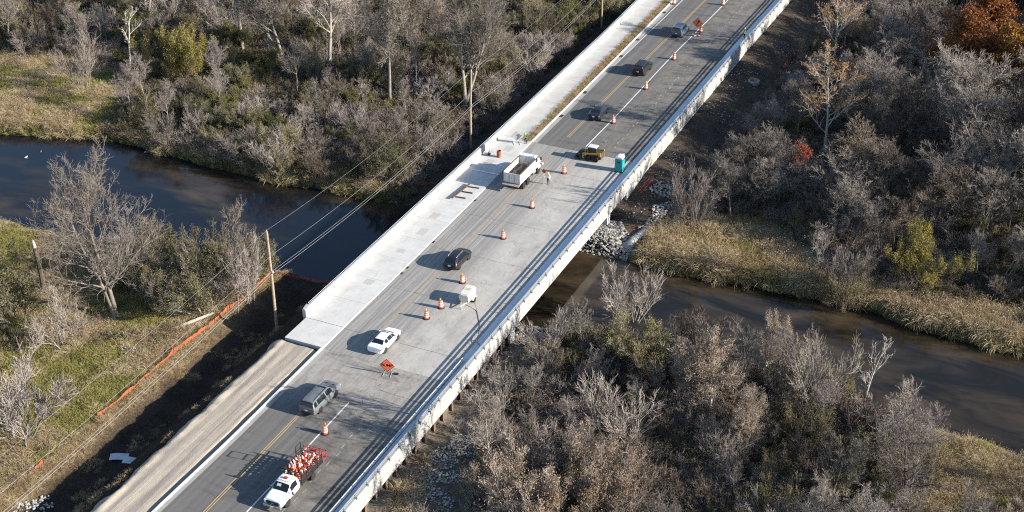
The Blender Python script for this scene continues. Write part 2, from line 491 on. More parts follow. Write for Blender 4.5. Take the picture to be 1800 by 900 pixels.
def dirt_material(name, a, b, rut=True):
    t = NT(name)
    n = t.noise(t.pos((3.0, 0.05, 1)), 1.0, 5, 0.65); m = t.noise(t.pos(), 1.2, 6, 0.7); f = t.noise(t.pos((1, 0.6, 1)), 9, 5, 0.7)
    c = t.mix(t.ramp(t.math('ADD', n, t.math('MULTIPLY', m, 0.5)), 0.5, 1.0), a, b)
    c = t.mix(t.ramp(f, 0.55, 0.75, 0, 0.5), c, tuple(x*0.45 for x in a))
    t.bump(t.math('ADD', f, t.math('MULTIPLY', n, 1.2)), 0.5, 0.06)
    return t.done(c, 0.95, 0.1)
M_ASPH = asphalt_material()
M_DECK = deck_material()
M_WALK = concrete('sidewalk_concrete', (0.44, 0.43, 0.405), (0.54, 0.53, 0.505), (0.32, 0.29, 0.24), 0.5, (1.2, 0.25, 1))
M_PATH = concrete('path_concrete', (0.40, 0.39, 0.36), (0.48, 0.47, 0.44), (0.3, 0.28, 0.24), 0.4, (0.3, 1.2, 1))
M_PAR = concrete('parapet_concrete', (0.275, 0.268, 0.253), (0.35, 0.342, 0.325), (0.17, 0.152, 0.125), 0.7, (1, 1, 0.22))
M_PARL = concrete('new_parapet_concrete', (0.37, 0.365, 0.352), (0.45, 0.445, 0.43), (0.3, 0.285, 0.255), 0.4)
M_KERB = concrete('kerb_concrete', (0.55, 0.54, 0.515), (0.66, 0.65, 0.63), (0.4, 0.37, 0.32), 0.3)
M_GUT = concrete('gutter_concrete', (0.27, 0.262, 0.245), (0.34, 0.33, 0.31), (0.19, 0.175, 0.155), 0.4)
M_STRIP = concrete('ledge_concrete', (0.62, 0.62, 0.61), (0.72, 0.72, 0.71), (0.3, 0.27, 0.23), 0.4, (1, 0.35, 1))
M_STRIPD = concrete('dirty_ledge_concrete', (0.52, 0.515, 0.5), (0.64, 0.63, 0.61), (0.075, 0.058, 0.045), 0.95, (1.2, 0.6, 1))
M_ABUT = concrete('pier_concrete', (0.5, 0.48, 0.44), (0.6, 0.58, 0.54), (0.25, 0.22, 0.18), 0.6, (1, 1, 0.2))
M_UNDER = concrete('beam_concrete', (0.33, 0.32, 0.3), (0.4, 0.39, 0.37))
def paint(name, col, wear):
    t = NT(name)
    n = t.noise(t.pos((3, 0.6, 1)), 3.0, 5, 0.75)
    return t.done(t.mix(t.ramp(n, wear, wear+0.15), col, (0.17, 0.165, 0.155)), 0.7, 0.3)
M_YEL = paint('yellow_line_paint', (0.46, 0.295, 0.115), 0.56)
M_YELF = paint('faded_yellow_line_paint', (0.43, 0.31, 0.17), 0.5)
M_WHT = paint('white_line_paint', (0.70, 0.69, 0.67), 0.62)
M_WHTF = paint('faded_white_line_paint', (0.44, 0.43, 0.41), 0.46)

def sheet(name, rows, z, m, parent=None, dy=2.0, kind=None, thick=0.0):
    """flat strip that follows (y, x0, x1) rows"""
    ys_ = np.array([r[0] for r in rows], float); a = np.array([r[1] for r in rows], float); b = np.array([r[2] for r in rows], float)
    n = max(2, int((ys_[-1]-ys_[0])/dy)+1); yy = np.linspace(ys_[0], ys_[-1], n)
    x0 = np.interp(yy, ys_, a); x1 = np.interp(yy, ys_, b)
    mb = MB()
    if thick:
        mb.rings([[(x0[i], yy[i], z-thick), (x1[i], yy[i], z-thick), (x1[i], yy[i], z), (x0[i], yy[i], z)] for i in range(n)])
    else:
        mb.rings([[(x0[i], yy[i], z), (x1[i], yy[i], z)] for i in range(n)], cap=False, closed=False)
        for f in range(len(mb.f)): mb.f[f] = tuple(mb.f[f])
    o = mb.build(name, m, parent)
    if not thick:
        for p in o.data.polygons:
            if p.normal.z < 0: p.flip()
    if kind: tag(o, kind=kind)
    return o
Y0, YA, YJ, YD, Y1 = -72.0, -1.1, 3.45, 57.0, 250.0
def rshift(y): return 0.4*float(sstep(97, 130, np.array(y)))
KX = ([-72, -30, -20, 0, 20, 52, 72, 92, 121, 250], [-4.05, -4.05, -3.85, -4.05, -4.1, -4.4, -4.55, -4.75, -5.2, -5.8])
def kx(y): return float(np.interp(y, *KX))
def kr(y0, y1, o0, o1, st=4.0):
    n = max(2, int((y1-y0)/st)+1)
    return [(y, kx(y)+o0, kx(y)+o1) for y in np.linspace(y0, y1, n)]
XE = 10.96                                              # inner edge of the right ledge
road = sheet('road', [(Y0, -3.6, XE+0.3), (YA, -3.6, XE+0.3)], 0.0, M_ASPH, thick=0.3)
tag(road, 'grey asphalt road approaching the bridge from the south', 'road', kind='structure')
road_n = sheet('road', [(y, kx(y)+0.3, XE+0.3+rshift(y)) for y in np.linspace(YD, Y1, 40)], 0.0, M_ASPH, thick=0.3)
tag(road_n, 'stained asphalt road leaving the bridge to the north', 'road', kind='structure')
# lane markings
YX = ([-72, -30, 0, 60, 74, 94, 123, 250], [0.3, 0.2, 0.0, -0.4, -0.4, -0.3, -0.1, 0.6])
def yx(y): return float(np.interp(y, *YX))
def line(name, f, y0, y1, w, m, parent, z=0.004):
    n = max(2, int((y1-y0)/5)+1)
    return sheet(name, [(y, f(y)-w/2, f(y)+w/2) for y in np.linspace(y0, y1, n)], z, m, parent)
WXs = ([-72, -28, -8], [4.0, 3.8, 3.68]); WXn = ([58, 70, 96, 119, 250], [3.1, 3.25, 3.1, 3.5, 4.2])
for par, y0, y1, mm in ((road, Y0, YA-6.5, M_YEL), (road_n, 60.6, Y1, M_YEL)):
    for s in (-1, 1): line('centre_line', lambda y: yx(y)+s*0.125, y0, y1, 0.095, mm, par)
line('edge_line', lambda y: float(np.interp(y, *WXs)), Y0, -8.7, 0.13, M_WHT, road)
line('edge_line', lambda y: float(np.interp(y, *WXn)), 58.8, Y1, 0.14, M_WHT, road_n)
line('edge_line', lambda y: float(np.interp(y, [74, 93, 122, 250], [-4.0, -3.98, -3.8, -3.4])), 76, Y1, 0.11, M_WHT, road_n)
for par, y0, y1 in ((road, -70, -12), (road_n, 60, 150)):
    mk = None; y = y0
    while y < y1:
        if mk is None:
            mk = sheet('lane_dash', [(0, -0.035, 0.035), (0.7, -0.035, 0.035)], 0, M_WHTF, par)
            mk.location = (6.95, y, 0.004)
        else:
            c = mk.copy(); COL.objects.link(c); c.parent = par; c.location = (6.95+0.15*math.sin(y), y, 0.004)
        y += 1.55+0.25*math.sin(y*2.3)
# kerbs and gutters
g1 = sheet('gutter', kr(Y0, YA, -0.02, 0.46), 0.006, M_GUT, dy=4, thick=0.2); tag(g1, 'pale concrete gutter beside the south kerb', 'gutter', kind='structure')
k1 = sheet('kerb', kr(Y0, YA, -0.24, -0.02), 0.13, M_KERB, dy=4, thick=0.45); tag(k1, 'white concrete kerb beside the dirt strip', 'kerb', kind='structure')
g2 = sheet('gutter', kr(YD, Y1, 0.02, 0.75), 0.006, M_GUT, dy=4, thick=0.2); tag(g2, 'pale concrete gutter with dark drains north of the bridge', 'gutter', kind='structure')
k2 = sheet('kerb', kr(YD, Y1, -0.2, 0.02), 0.14, M_KERB, dy=4, thick=0.45); tag(k2, 'white concrete kerb beside the weedy strip', 'kerb', kind='structure')
M_DARK = mat('dark_iron', (0.035, 0.033, 0.03), 0.7)
dr = MB().bb(-0.28, 0.28, -0.45, 0.45, 0, 0.012)
for i in range(7): dr.bb(-0.25, 0.25, -0.4+i*0.12, -0.35+i*0.12, 0.012, 0.02)
drm = dr.mesh('drain_grate', M_DARK)
for y in (67.0, 76.5, 92.5, 100.5, 114.5):
    link('drain_grate', drm, g2, (kx(y)+0.36, y, 0.008))

# ------------------------------------------------------------------ bridge
bridge = empty('bridge', (0, 0, 0), 0, 'long grey concrete road bridge with white parapets crossing the river', 'bridge')
def slab(name, rows, z, m, thick, parent=bridge): return sheet(name, rows, z, m, parent, dy=4, thick=thick)
slab('deck', [(y, kx(y)+0.0, XE) for y in np.linspace(YJ, YD-0.02, 14)], 0.0, M_DECK, 0.25)
slab('approach_slab', [(YA+0.02, kx(YA), XE), (YJ-0.05, kx(YJ), XE)], 0.0, M_DECK, 0.28)
sheet('expansion_joint', [(YJ-0.05, kx(YJ), XE), (YJ, kx(YJ), XE)], -0.02, M_DARK, bridge, thick=0.1)
for y, x0, x1 in ((13.6, -4, 7), (24.2, -4, 11), (33.8, -4, 9), (43.9, -4, 11), (49.6, 2, 11)):
    sheet('deck_crack', [(y, x0, x1), (y+0.035, x0, x1)], 0.004, mat('tar', (0.09, 0.085, 0.08), 0.8), bridge)
for s in (-1, 1): line('centre_line', lambda y: yx(y)+s*0.125, YJ+0.05, YD-1.5, 0.09, M_YELF, bridge)
line('lane_line', lambda y: 3.75+0.02*math.sin(y*0.2), YJ+0.05, 42, 0.07, M_WHTF, bridge)
for px_, py_ in ((714, 470), (704, 480), (834, 352), (760, 425)):
    q_ = un(px_, py_, 0.0); link('scupper', drm, bridge, (kx(q_[1])+0.2, q_[1], 0.004)).scale = (0.5, 0.6, 1)
# sidewalk, in two pours
ys_ = list(np.linspace(YJ, YD, 11))
for a, b in zip(ys_[:-1], ys_[1:]): slab('sidewalk_slab', [(a+0.012, -9.05, kx(a)), (b-0.012, -9.05, kx(b))], 0.15, M_WALK, 0.3)
slab('sidewalk_bed', [(y, -9.0, kx(y)-0.05) for y in np.linspace(YJ, YD, 14)], 0.1, M_GUT, 0.2)
slab('sidewalk_slab', [(YA, -9.02, kx(YA)), (YJ-0.06, -9.02, kx(YJ))], 0.15, M_WALK, 0.5)
for y, h in ((12.7, 1.2), (21, 0.9), (26.0, 1.8), (30.5, 1.6), (47.5, 1.7), (52.4, 1.9)):     # darker saw-cut patches
    x = -6.6+0.6*math.sin(y*3)
    sheet('sidewalk_patch', [(y, x-0.55, x+0.55), (y+h, x-0.55, x+0.55)], 0.154, concrete('patch%d' % int(y), (0.38, 0.365, 0.335), (0.43, 0.415, 0.38)), bridge)
# left parapet with its low steel rail
LPX = ([YJ, 57, 67, 98, 121, 250], [-9.45, -9.5, -9.55, -9.75, -10.35, -12.2])
def lpx(y): return float(np.interp(y, *LPX))
M_GALV = mat('galvanised_steel', (0.52, 0.54, 0.56), 0.4, 0.5, 0.6)
M_STEEL = mat('dark_steel', (0.10, 0.11, 0.13), 0.5, 0.5, 0.3)
def par_panel(y0, y1, name='parapet_panel'):
    prof = lambda x: [(x, -1.1), (x+0.4, -1.1), (x+0.4, 0.35), (x+0.32, 1.18), (x+0.06, 1.18), (x, 1.1)]
    a = [(p[0], y0+0.012, p[1]) for p in prof(lpx(y0))]; b = [(p[0], y1-0.012, p[1]) for p in prof(lpx(y1))]
    return MB().rings([a, b]).build(name, M_PARL, bridge)
ys_ = [YJ, 4.6]+list(np.arange(10.4, 250, 7.9))
for a, b in zip(ys_[:-1], ys_[1:]): par_panel(a, b)
MB().hexa([(-9.47, YJ-0.02, 0.1), (-9.0, YJ-0.02, 0.1), (-9.0, YJ+0.5, 0.1), (-9.47, YJ+0.5, 0.1), (-9.47, YJ-0.02, 1.1), (-9.02, YJ-0.02, 1.1), (-9.02, YJ+0.9, 1.36), (-9.47, YJ+0.9, 1.36)]).build('end_block', M_PARL, bridge)
MB().path([(lpx(y)+0.02, y, 1.3) for y in np.linspace(4.7, 240, 60)], 0.035, 5).build('guard_rail', M_GALV, bridge)
pm = MB().bb(-0.05, 0.05, -0.04, 0.04, -0.16, 0.13).mesh('rail_post', M_STEEL)
for y in np.arange(5, 128, 2.65): link('rail_post', pm, bridge, (lpx(y)+0.02, y, 1.2))
# right ledge, parapet and two-bar rail
def rrow(y0, y1, a, b): return [(y, a+rshift(y), b+rshift(y)) for y in np.linspace(y0, y1, max(2, int((y1-y0)/5)+1))]
slab('ledge', rrow(YJ, Y1, XE, 12.45), 0.2, M_STRIP, 0.35)
slab('ledge', rrow(Y0, YJ-0.5, XE, 12.45), 0.2, M_STRIPD, 0.35)
MB().bb(XE-0.03, 12.38, YJ-0.5, YJ-0.02, -0.1, 0.24).build('ledge_joint', M_KERB, bridge)
for y0, y1, z in ((Y0, YJ-0.6, 0.212),):        # formed lip along the open edge of the unfinished ledge
    slab('ledge_lip', rrow(y0, y1, XE+0.02, XE+0.13), 0.27, M_KERB, 0.06)
    slab('ledge_lip', rrow(y0, y1, XE+0.34, XE+0.42), 0.235, M_STEEL, 0.03)
ys_ = list(np.arange(-71.9, 160, 8.6))
for a, b in zip(ys_[:-1], ys_[1:]):
    r0, r1 = rshift(a), rshift(b)
    pr_ = [(12.46, 0.0), (12.46, 0.78), (12.67, 0.78), (12.7, 0.75), (12.7, -1.22), (12.45, -1.22)]
    MB().rings([[(x+r0, a+0.01, z) for x, z in pr_], [(x+r1, b-0.01, z) for x, z in pr_]]).build('parapet_panel', M_PAR, bridge)
for z, h in ((1.0, 0.05), (1.22, 0.055)):
    MB().rings([[(12.5+rshift(y)+sx*0.04, y, z+sz*h) for sx, sz in ((-1, -1), (1, -1), (1, 1), (-1, 1))] for y in np.linspace(-71.5, 158, 100)]).build('guard_rail', M_GALV, bridge)
pm = MB()
pm.hexa([(12.52, -0.04, 0.78), (12.60, -0.04, 0.78), (12.60, 0.04, 0.78), (12.52, 0.04, 0.78), (12.46, -0.03, 1.27), (12.53, -0.03, 1.27), (12.53, 0.03, 1.27), (12.46, 0.03, 1.27)])
pm.hexa([(12.705, -0.07, 0.58), (12.73, -0.07, 0.58), (12.73, 0.07, 0.58), (12.705, 0.07, 0.58), (12.705, -0.07, 0.79), (12.76, -0.07, 0.75), (12.76, 0.07, 0.75), (12.705, 0.07, 0.79)])
pm.bb(12.5, 12.74, -0.1, 0.1, 0.785, 0.82)
pm = pm.mesh('rail_post', M_STEEL)
for k in range(-44, 72):
    y = 26.87+k*2.15
    if k % 17 == 3: y += 0.5
    link('rail_post', pm, bridge, (rshift(y), y, 0))
# beams, abutment and pier
for x in (-8.6, -5.2, -1.8, 1.6, 5.0, 8.4, 11.6):
    MB().prism([(x-0.3, -1.15), (x+0.3, -1.15), (x+0.3, -0.95), (x+0.1, -0.8), (x+0.1, -0.45), (x+0.35, -0.35), (x+0.35, -0.26), (x-0.35, -0.26), (x-0.35, -0.35), (x-0.1, -0.45), (x-0.1, -0.8), (x-0.3, -0.95)], 12.2, 50, 1).build('beam', M_UNDER, bridge)
MB().bb(-9.4, 12.66, 12.2, 13.5, -4.6, -1.19).build('abutment', M_ABUT, bridge)
MB().bb(-9.4, 12.6, 42.9, 44.0, -1.9, -1.19).build('pier_cap', M_ABUT, bridge)
for x in (-8.2, -3.2, 1.8, 6.8, 11.9):
    MB().bb(x-0.7, x+0.7, 43.0, 43.9, -4.6, -1.9).build('pier_column', M_ABUT, bridge)
MB().bb(-9.4, 12.5, 50.2, 51.2, -3.2, -1.19).build('abutment', M_ABUT, bridge)
MB().bb(11.9, 12.66, 50.0, Y1, -3.0, -1.24).build('wall_footing', M_ABUT, bridge)
# pile wall below the south parapet: rusty H piles with timber lagging between them
M_RUST = mat('rusty_steel', (0.16, 0.10, 0.075), 0.85, 0.2, var=0.5, scale=3)
M_LAG = mat('timber_lagging', (0.15, 0.12, 0.10), 0.9, 0.15, var=0.4, scale=2)
pw = empty('pile_wall', (0, 0, 0), 0, 'rusty steel pile wall with dark timber lagging below the south parapet', 'wall')
hp = MB().bb(-0.18, 0.18, -0.21, -0.17, 0, 2.3).bb(-0.18, 0.18, 0.17, 0.21, 0, 2.3).bb(-0.03, 0.03, -0.17, 0.17, 0, 2.3).mesh('pile', M_RUST)
lg = MB().bb(-0.04, 0.04, 0.2, 1.83, 0, 0.3).mesh('lagging_board', M_LAG)
for k in range(36):
    y = 11.6-k*2.05
    o = link('pile', hp, pw, (12.6, y, -3.5)); o.rotation_euler = (0, 0, R(90))
    if y > -40:
        for j in range(6): link('lagging_board', lg, pw, (12.36+0.012*((k*7+j*3) % 3), y, -3.3+j*0.31))

# ------------------------------------------------------------------ path, planted strip, dirt strip
path = empty('path', (0, 0, 0)); tag(path, 'pale concrete footpath beside the north parapet', 'path', kind='structure')
def pix(y): return float(np.interp(y, [55, 86, 120, 250], [-5.55, -6.15, -6.6, -7.8]))
y = YD+0.02
while y < 170:
    b = y+4.55
    sheet('path_slab', [(y+0.01, lpx(y)+0.4, pix(y)), (b-0.01, lpx(b)+0.4, pix(b))], 0.15+0.006*math.sin(y*5), M_PATH, path, thick=0.3)
    y = b
tag(sheet('path_bed', [(y, lpx(y)+0.2, kx(y)-0.2) for y in np.linspace(YD, 250, 30)], 0.02, dirt_material('planting_soil', (0.16, 0.12, 0.08), (0.24, 0.18, 0.12)), thick=0.5), 'brown soil of the weedy strip between path and kerb', 'soil', kind='structure')
def rough_sheet(name, x0, x1, y0, y1, f, m, st=0.22, sty=0.5):
    xs = np.arange(x0, x1+1e-6, st); yy = np.arange(y0, y1+1e-6, sty)
    A, B = np.meshgrid(xs, yy); Zz = f(A, B)
    ii = np.arange(A.size).reshape(A.shape)
    q = np.stack([ii[:-1, :-1], ii[:-1, 1:], ii[1:, 1:], ii[1:, :-1]], -1).reshape(-1, 4)
    return link(name, np_mesh(name, np.stack([A, B, Zz], -1).reshape(-1, 3), q, mats=[m], smooth=True))
def dirt_h(x, y):
    z = -0.1+0.05*np.sin(x*3.1+0.4*vnoise(x, y, 8)*6)*vnoise(x, y, 5)+0.04*(vnoise(x*4, y*0.6, 1.0)-0.5)
    z = z-0.28*(1-sstep(0.0, 0.45, np.abs(x+4.55+0.25*(vnoise(x*0, y, 2.2)-0.5))))       # trench behind the kerb
    z = z+0.10*(1-sstep(0, 0.3, np.abs(x+5.05+0.25*(vnoise(x*0+4, y, 1.7)-0.5))))*(vnoise(x, y, 0.7))
    z = z+0.25*(1-sstep(0, 0.6, np.abs(x+9.1)))*vnoise(x, y, 0.9)
    w = sstep(-9.3, -10.6, x+(vnoise(x*0, y, 2.0)-0.5)*0.7)
    return z*(1-w)+(-1.0)*w+0.18*(vnoise(x, y, 0.6)-0.5)*(x < -8.9)
ds_ = rough_sheet('dirt_strip', -10.8, -4.3, -72, YA-0.03, dirt_h, dirt_material('graded_dirt', (0.27, 0.23, 0.185), (0.41, 0.36, 0.29)))
tag(ds_, 'tan graded dirt strip with wheel ruts beside the south kerb', 'dirt', kind='structure')

# ------------------------------------------------------------------ vegetation: branch growth
def norm(a): return a/np.maximum(np.linalg.norm(a, axis=-1, keepdims=True), 1e-9)
def walk(rng, base, d, length, m, up, wig, r0, r1):
    """grow polylines from base points: returns pts (N,m+1,3), rad (N,m+1)"""
    N = len(base); pts = np.zeros((N, m+1, 3)); pts[:, 0] = base; p = base.copy(); d = d.copy()
    for j in range(m):
        d = norm(d+np.array([0, 0, 1.0])*up/m+rng.normal(0, wig/math.sqrt(m), (N, 3)))
        p = p+d*(length/m)[:, None]; pts[:, j+1] = p
    t = np.linspace(0, 1, m+1)[None]
    return pts, r0[:, None]*(1-t)+r1[:, None]*t
def sprout(rng, P, Rd, L, k, t0, t1, ang, asd, ratio, m, up, wig, rr, rmin=0.006, taper=0.3, shape=0.5):
    N, M = P.shape[0], P.shape[1]-1
    ix = np.repeat(np.arange(N), k)
    t = (np.tile(np.arange(k), N)+rng.random(N*k))/k
    t = t0+(t1-t0)*t
    s = np.minimum(t*M, M-1e-4); i = s.astype(int); f = (s-i)[:, None]
    base = P[ix, i]*(1-f)+P[ix, i+1]*f
    d = norm(P[ix, i+1]-P[ix, i])
    ref = norm(np.cross(d, rng.normal(0, 1, (N*k, 3))))
    a = np.radians(rng.normal(ang, asd, N*k))[:, None]
    d = norm(np.cos(a)*d+np.sin(a)*ref)
    ln = L[ix]*rng.uniform(ratio[0], ratio[1], N*k)*(1-shape*(t-t0)/(t1-t0+1e-6))
    r = np.maximum((Rd[ix, i]*(1-f[:, 0])+Rd[ix, i+1]*f[:, 0])*rr, rmin)
    pts, rad = walk(rng, base, d, ln, m, up, wig, r, np.maximum(r*taper, rmin*0.7))
    return pts, rad, ln
class Geo:
    def __init__(s): s.V = []; s.Q = []; s.M = []; s.n = 0
    def tubes(s, P, Rd, k, mi, rng):
        N, m1 = P.shape[:2]
        d = norm(np.concatenate([P[:, 1:]-P[:, :-1], P[:, -1:]-P[:, -2:-1]], 1))
        ref = norm(rng.normal(0, 1, (N, 1, 3)))
        u = norm(np.cross(d, ref)); v = np.cross(d, u)
        a = 2*np.pi*np.arange(k)/k
        ring = P[:, :, None]+Rd[:, :, None, None]*(np.cos(a)[None, None, :, None]*u[:, :, None]+np.sin(a)[None, None, :, None]*v[:, :, None])
        b = s.n; s.V.append(ring.reshape(-1, 3)); s.n += N*m1*k
        ii = b+np.arange(N*m1*k).reshape(N, m1, k); jj = np.roll(ii, -1, 2)
        q = np.stack([ii[:, :-1], jj[:, :-1], jj[:, 1:], ii[:, 1:]], -1).reshape(-1, 4)
        s.Q.append(q); s.M.append(np.full(len(q), mi)); return s
    def ribbons(s, P, Rd, mi, rng):
        N, m1 = P.shape[:2]
        d = norm(P[:, -1]-P[:, 0]); u = norm(np.cross(d, rng.normal(0, 1, (N, 3))))[:, None]
        ring = np.stack([P-Rd[..., None]*u, P+Rd[..., None]*u], 2)
        b = s.n; s.V.append(ring.reshape(-1, 3)); s.n += N*m1*2
        ii = b+np.arange(N*m1*2).reshape(N, m1, 2)
        q = np.stack([ii[:, :-1, 0], ii[:, :-1, 1], ii[:, 1:, 1], ii[:, 1:, 0]], -1).reshape(-1, 4)
        s.Q.append(q); s.M.append(np.full(len(q), mi)); return s
    def leaves(s, c, size, mi, rng, flat=0.0):
        N = len(c)
        a = norm(rng.normal(0, 1, (N, 3))); b2 = norm(np.cross(a, rng.normal(0, 1, (N, 3))))
        sz = size*rng.uniform(0.6, 1.3, (N, 1))
        V = np.stack([c-a*sz, c-b2*sz*0.55, c+a*sz, c+b2*sz*0.55], 1)
        b = s.n; s.V.append(V.reshape(-1, 3)); s.n += N*4
        q = b+np.arange(N*4).reshape(N, 4)
        s.Q.append(q); s.M.append(np.full(N, mi)); return s
    def mesh(s, name, mats):
        return np_mesh(name, np.concatenate(s.V), np.concatenate(s.Q), mats=mats, qm=np.concatenate(s.M), smooth=False)
def along(rng, P, n, jit):
    N, m1 = P.shape[:2]; i = rng.integers(0, N, n); s = rng.random(n)*(m1-1-1e-4); j = s.astype(int); f = (s-j)[:, None]
    return P[i, j]*(1-f)+P[i, j+1]*f+rng.normal(0, jit, (n, 3))

M_BARK_PALE = bark('pale_bark', (0.34, 0.30, 0.25))
M_BARK_GREY = bark('grey_bark', (0.24, 0.213, 0.182))
M_BARK_DARK = bark('dark_bark', (0.105, 0.086, 0.07))
M_BARK_WHITE = bark('white_bark', (0.46, 0.42, 0.365), 0.2)
M_BARK_MID = bark('mid_grey_bark', (0.205, 0.178, 0.15), 0.1)
M_TWIG_MID = bark('mid_grey_twigs', (0.19, 0.16, 0.137), 0.1)
M_TWIG_GREY = bark('grey_twigs', (0.245, 0.208, 0.178), 0.4)
M_TWIG_LAV = bark('lavender_grey_twigs', (0.275, 0.232, 0.212), 0.35)
M_TWIG_BROWN = bark('brown_twigs', (0.175, 0.136, 0.104), 0.35)
M_TWIG_PALE = bark('pale_twigs', (0.33, 0.282, 0.24), 0.25)
M_LF_OLIVE = leafm('olive_leaves', (0.11, 0.105, 0.042), (0.21, 0.185, 0.075))
M_LF_GREEN = leafm('green_leaves', (0.075, 0.085, 0.026), (0.16, 0.155, 0.05))
M_LF_YEL = leafm('yellow_green_leaves', (0.13, 0.122, 0.032), (0.235, 0.2, 0.05))
M_LF_TAN = leafm('tan_dry_leaves', (0.25, 0.175, 0.118), (0.38, 0.29, 0.21))
M_LF_RUST = leafm('rust_leaves', (0.13, 0.048, 0.022), (0.24, 0.095, 0.032))
M_LF_ORANGE = leafm('orange_leaves', (0.22, 0.105, 0.025), (0.36, 0.175, 0.04))
M_LF_RED = leafm('red_leaves', (0.17, 0.04, 0.03), (0.3, 0.085, 0.055))

PROTO = {}
def tree_proto(key, seed, H, r, tb, tt, spread=48, nl1=20, t0=0.3, ratio=(0.32, 0.5), stems=1, lean=0.05, leaf=None, nleaf=0, lsize=0.11, nl3=8, wtwig=0.014, up1=0.55, ljit=0.2, forkshape=0.45, nl4=4):
    """tall tree: trunk and main limbs in one mesh, finer limbs, twigs and leaves in another"""
    rng = np.random.default_rng(seed)
    base = np.zeros((stems, 3)); base[:, :2] = rng.normal(0, 0.25*(stems > 1), (stems, 2)); base[:, 2] = -0.4
    d = norm(np.stack([rng.normal(0, lean+0.09*(stems > 1), stems), rng.normal(0, lean+0.09*(stems > 1), stems), np.ones(stems)], 1))
    L = H*rng.uniform(0.86, 1.0, stems)
    P0, R0 = walk(rng, base, d, L, 9, 0.2, 0.16, np.full(stems, r), np.full(stems, r*0.16))
    P1, R1, L1 = sprout(rng, P0, R0, L, nl1, t0, 0.97, spread, 11, ratio, 6, up1, 0.3, 0.5, 0.03, 0.3, forkshape)
    P2, R2, L2 = sprout(rng, P1, R1, L1, 8, 0.2, 1.0, 42, 14, (0.3, 0.55), 4, 0.35, 0.35, 0.5, 0.02, 0.45, 0.4)
    P3, R3, L3 = sprout(rng, P2, R2, L2, nl3, 0.12, 1.0, 36, 12, (0.4, 0.7), 3, 0.3, 0.28, 0.55, 0.013, 0.6, 0.3)
    P4, R4, L4 = sprout(rng, P3, R3, np.maximum(L3, 0.55), nl4, 0.1, 1.0, 30, 12, (0.5, 0.9), 2, 0.2, 0.22, 0.6, wtwig, 0.6, 0.3)
    g = Geo().tubes(P0, R0, 8, 0, rng).tubes(P1, R1, 6, 0, rng)
    tm = g.mesh('trunk', [tb])
    g = Geo().tubes(P2, R2, 4, 0, rng).tubes(P3, R3, 3, 1, rng).ribbons(P4, R4, 1, rng)
    mats = [tb, tt]
    if leaf:
        mats.append(leaf); g.leaves(along(rng, P4, nleaf, ljit), lsize, 2, rng)
    PROTO[key] = (tm, g.mesh('crown', mats), H)
def shrub_proto(key, seed, H, W, tb, tt, stems=9, n1=7, n2=7, n3=5, leaf=None, nleaf=0, lsize=0.07, wtwig=0.0125, ljit=0.15):
    """many-stemmed shrub of radius W, one mesh"""
    rng = np.random.default_rng(seed)
    a = rng.random(stems)*2*np.pi; rad = np.sqrt(rng.random(stems))
    base = np.stack([np.cos(a)*rad*0.35*W, np.sin(a)*rad*0.35*W, np.full(stems, -0.2)], 1)
    d = norm(np.stack([np.cos(a)*rad*W*1.15, np.sin(a)*rad*W*1.15, np.full(stems, H*0.75)], 1))
    L = H*rng.uniform(0.7, 1.05, stems)
    P0, R0 = walk(rng, base, d, L, 5, 0.15, 0.3, np.full(stems, 0.06), np.full(stems, 0.02))
    P1, R1, L1 = sprout(rng, P0, R0, L, n1, 0.15, 0.98, 34, 10, (0.35, 0.55), 4, 0.45, 0.25, 0.6, 0.022, 0.5, 0.4)
    P2, R2, L2 = sprout(rng, P1, R1, L1, n2, 0.15, 1.0, 30, 10, (0.45, 0.7), 3, 0.35, 0.22, 0.6, 0.015, 0.6, 0.3)
    P3, R3, L3 = sprout(rng, P2, R2, np.maximum(L2, 0.5), n3, 0.1, 1.0, 27, 10, (0.55, 0.95), 2, 0.25, 0.2, 0.7, wtwig, 0.6, 0.2)
    g = Geo().tubes(P0, R0, 5, 0, rng).tubes(P1, R1, 3, 0, rng).ribbons(P2, R2, 1, rng).ribbons(P3, R3, 1, rng)
    mats = [tb, tt]
    if leaf:
        mats.append(leaf); g.leaves(along(rng, P3, nleaf, ljit), lsize, 2, rng)
    PROTO[key] = (None, g.mesh('shrub', mats), H)

tree_proto('tallA', 1, 18, 0.34, M_BARK_PALE, M_TWIG_PALE, nl1=20, t0=0.35, spread=44)
tree_proto('tallB', 2, 17, 0.30, M_BARK_PALE, M_TWIG_GREY, nl1=24, t0=0.3, stems=2, spread=40)
tree_proto('tallC', 3, 16, 0.26, M_BARK_GREY, M_TWIG_LAV, nl1=22, t0=0.42, spread=46, leaf=M_LF_OLIVE, nleaf=2500)
tree_proto('forestA', 4, 14, 0.19, M_BARK_GREY, M_TWIG_LAV, nl1=17, t0=0.42, spread=38, nl3=6, nl4=4)
tree_proto('forestB', 5, 13, 0.15, M_BARK_GREY, M_TWIG_GREY, nl1=16, t0=0.4, spread=40, stems=2, nl3=6, nl4=3)
tree_proto('forestC', 6, 12, 0.13, M_BARK_DARK, M_TWIG_BROWN, nl1=15, t0=0.42, spread=40, nl3=6, nl4=4)
tree_proto('big', 7, 20, 0.30, M_BARK_MID, M_TWIG_MID, nl1=22, t0=0.22, spread=50, ratio=(0.36, 0.52), stems=2, nl3=6, nl4=3, lean=0.02)
tree_proto('syc', 8, 15, 0.22, M_BARK_WHITE, M_TWIG_PALE, nl1=15, t0=0.3, spread=52, ratio=(0.3, 0.5), leaf=M_LF_ORANGE, nleaf=1500, lsize=0.14, nl3=6, nl4=3)
tree_proto('tanleaf', 9, 9, 0.16, M_BARK_PALE, M_TWIG_PALE, nl1=15, t0=0.2, spread=44, leaf=M_LF_TAN, nleaf=11000, lsize=0.07, stems=2, nl3=7, ljit=0.25)
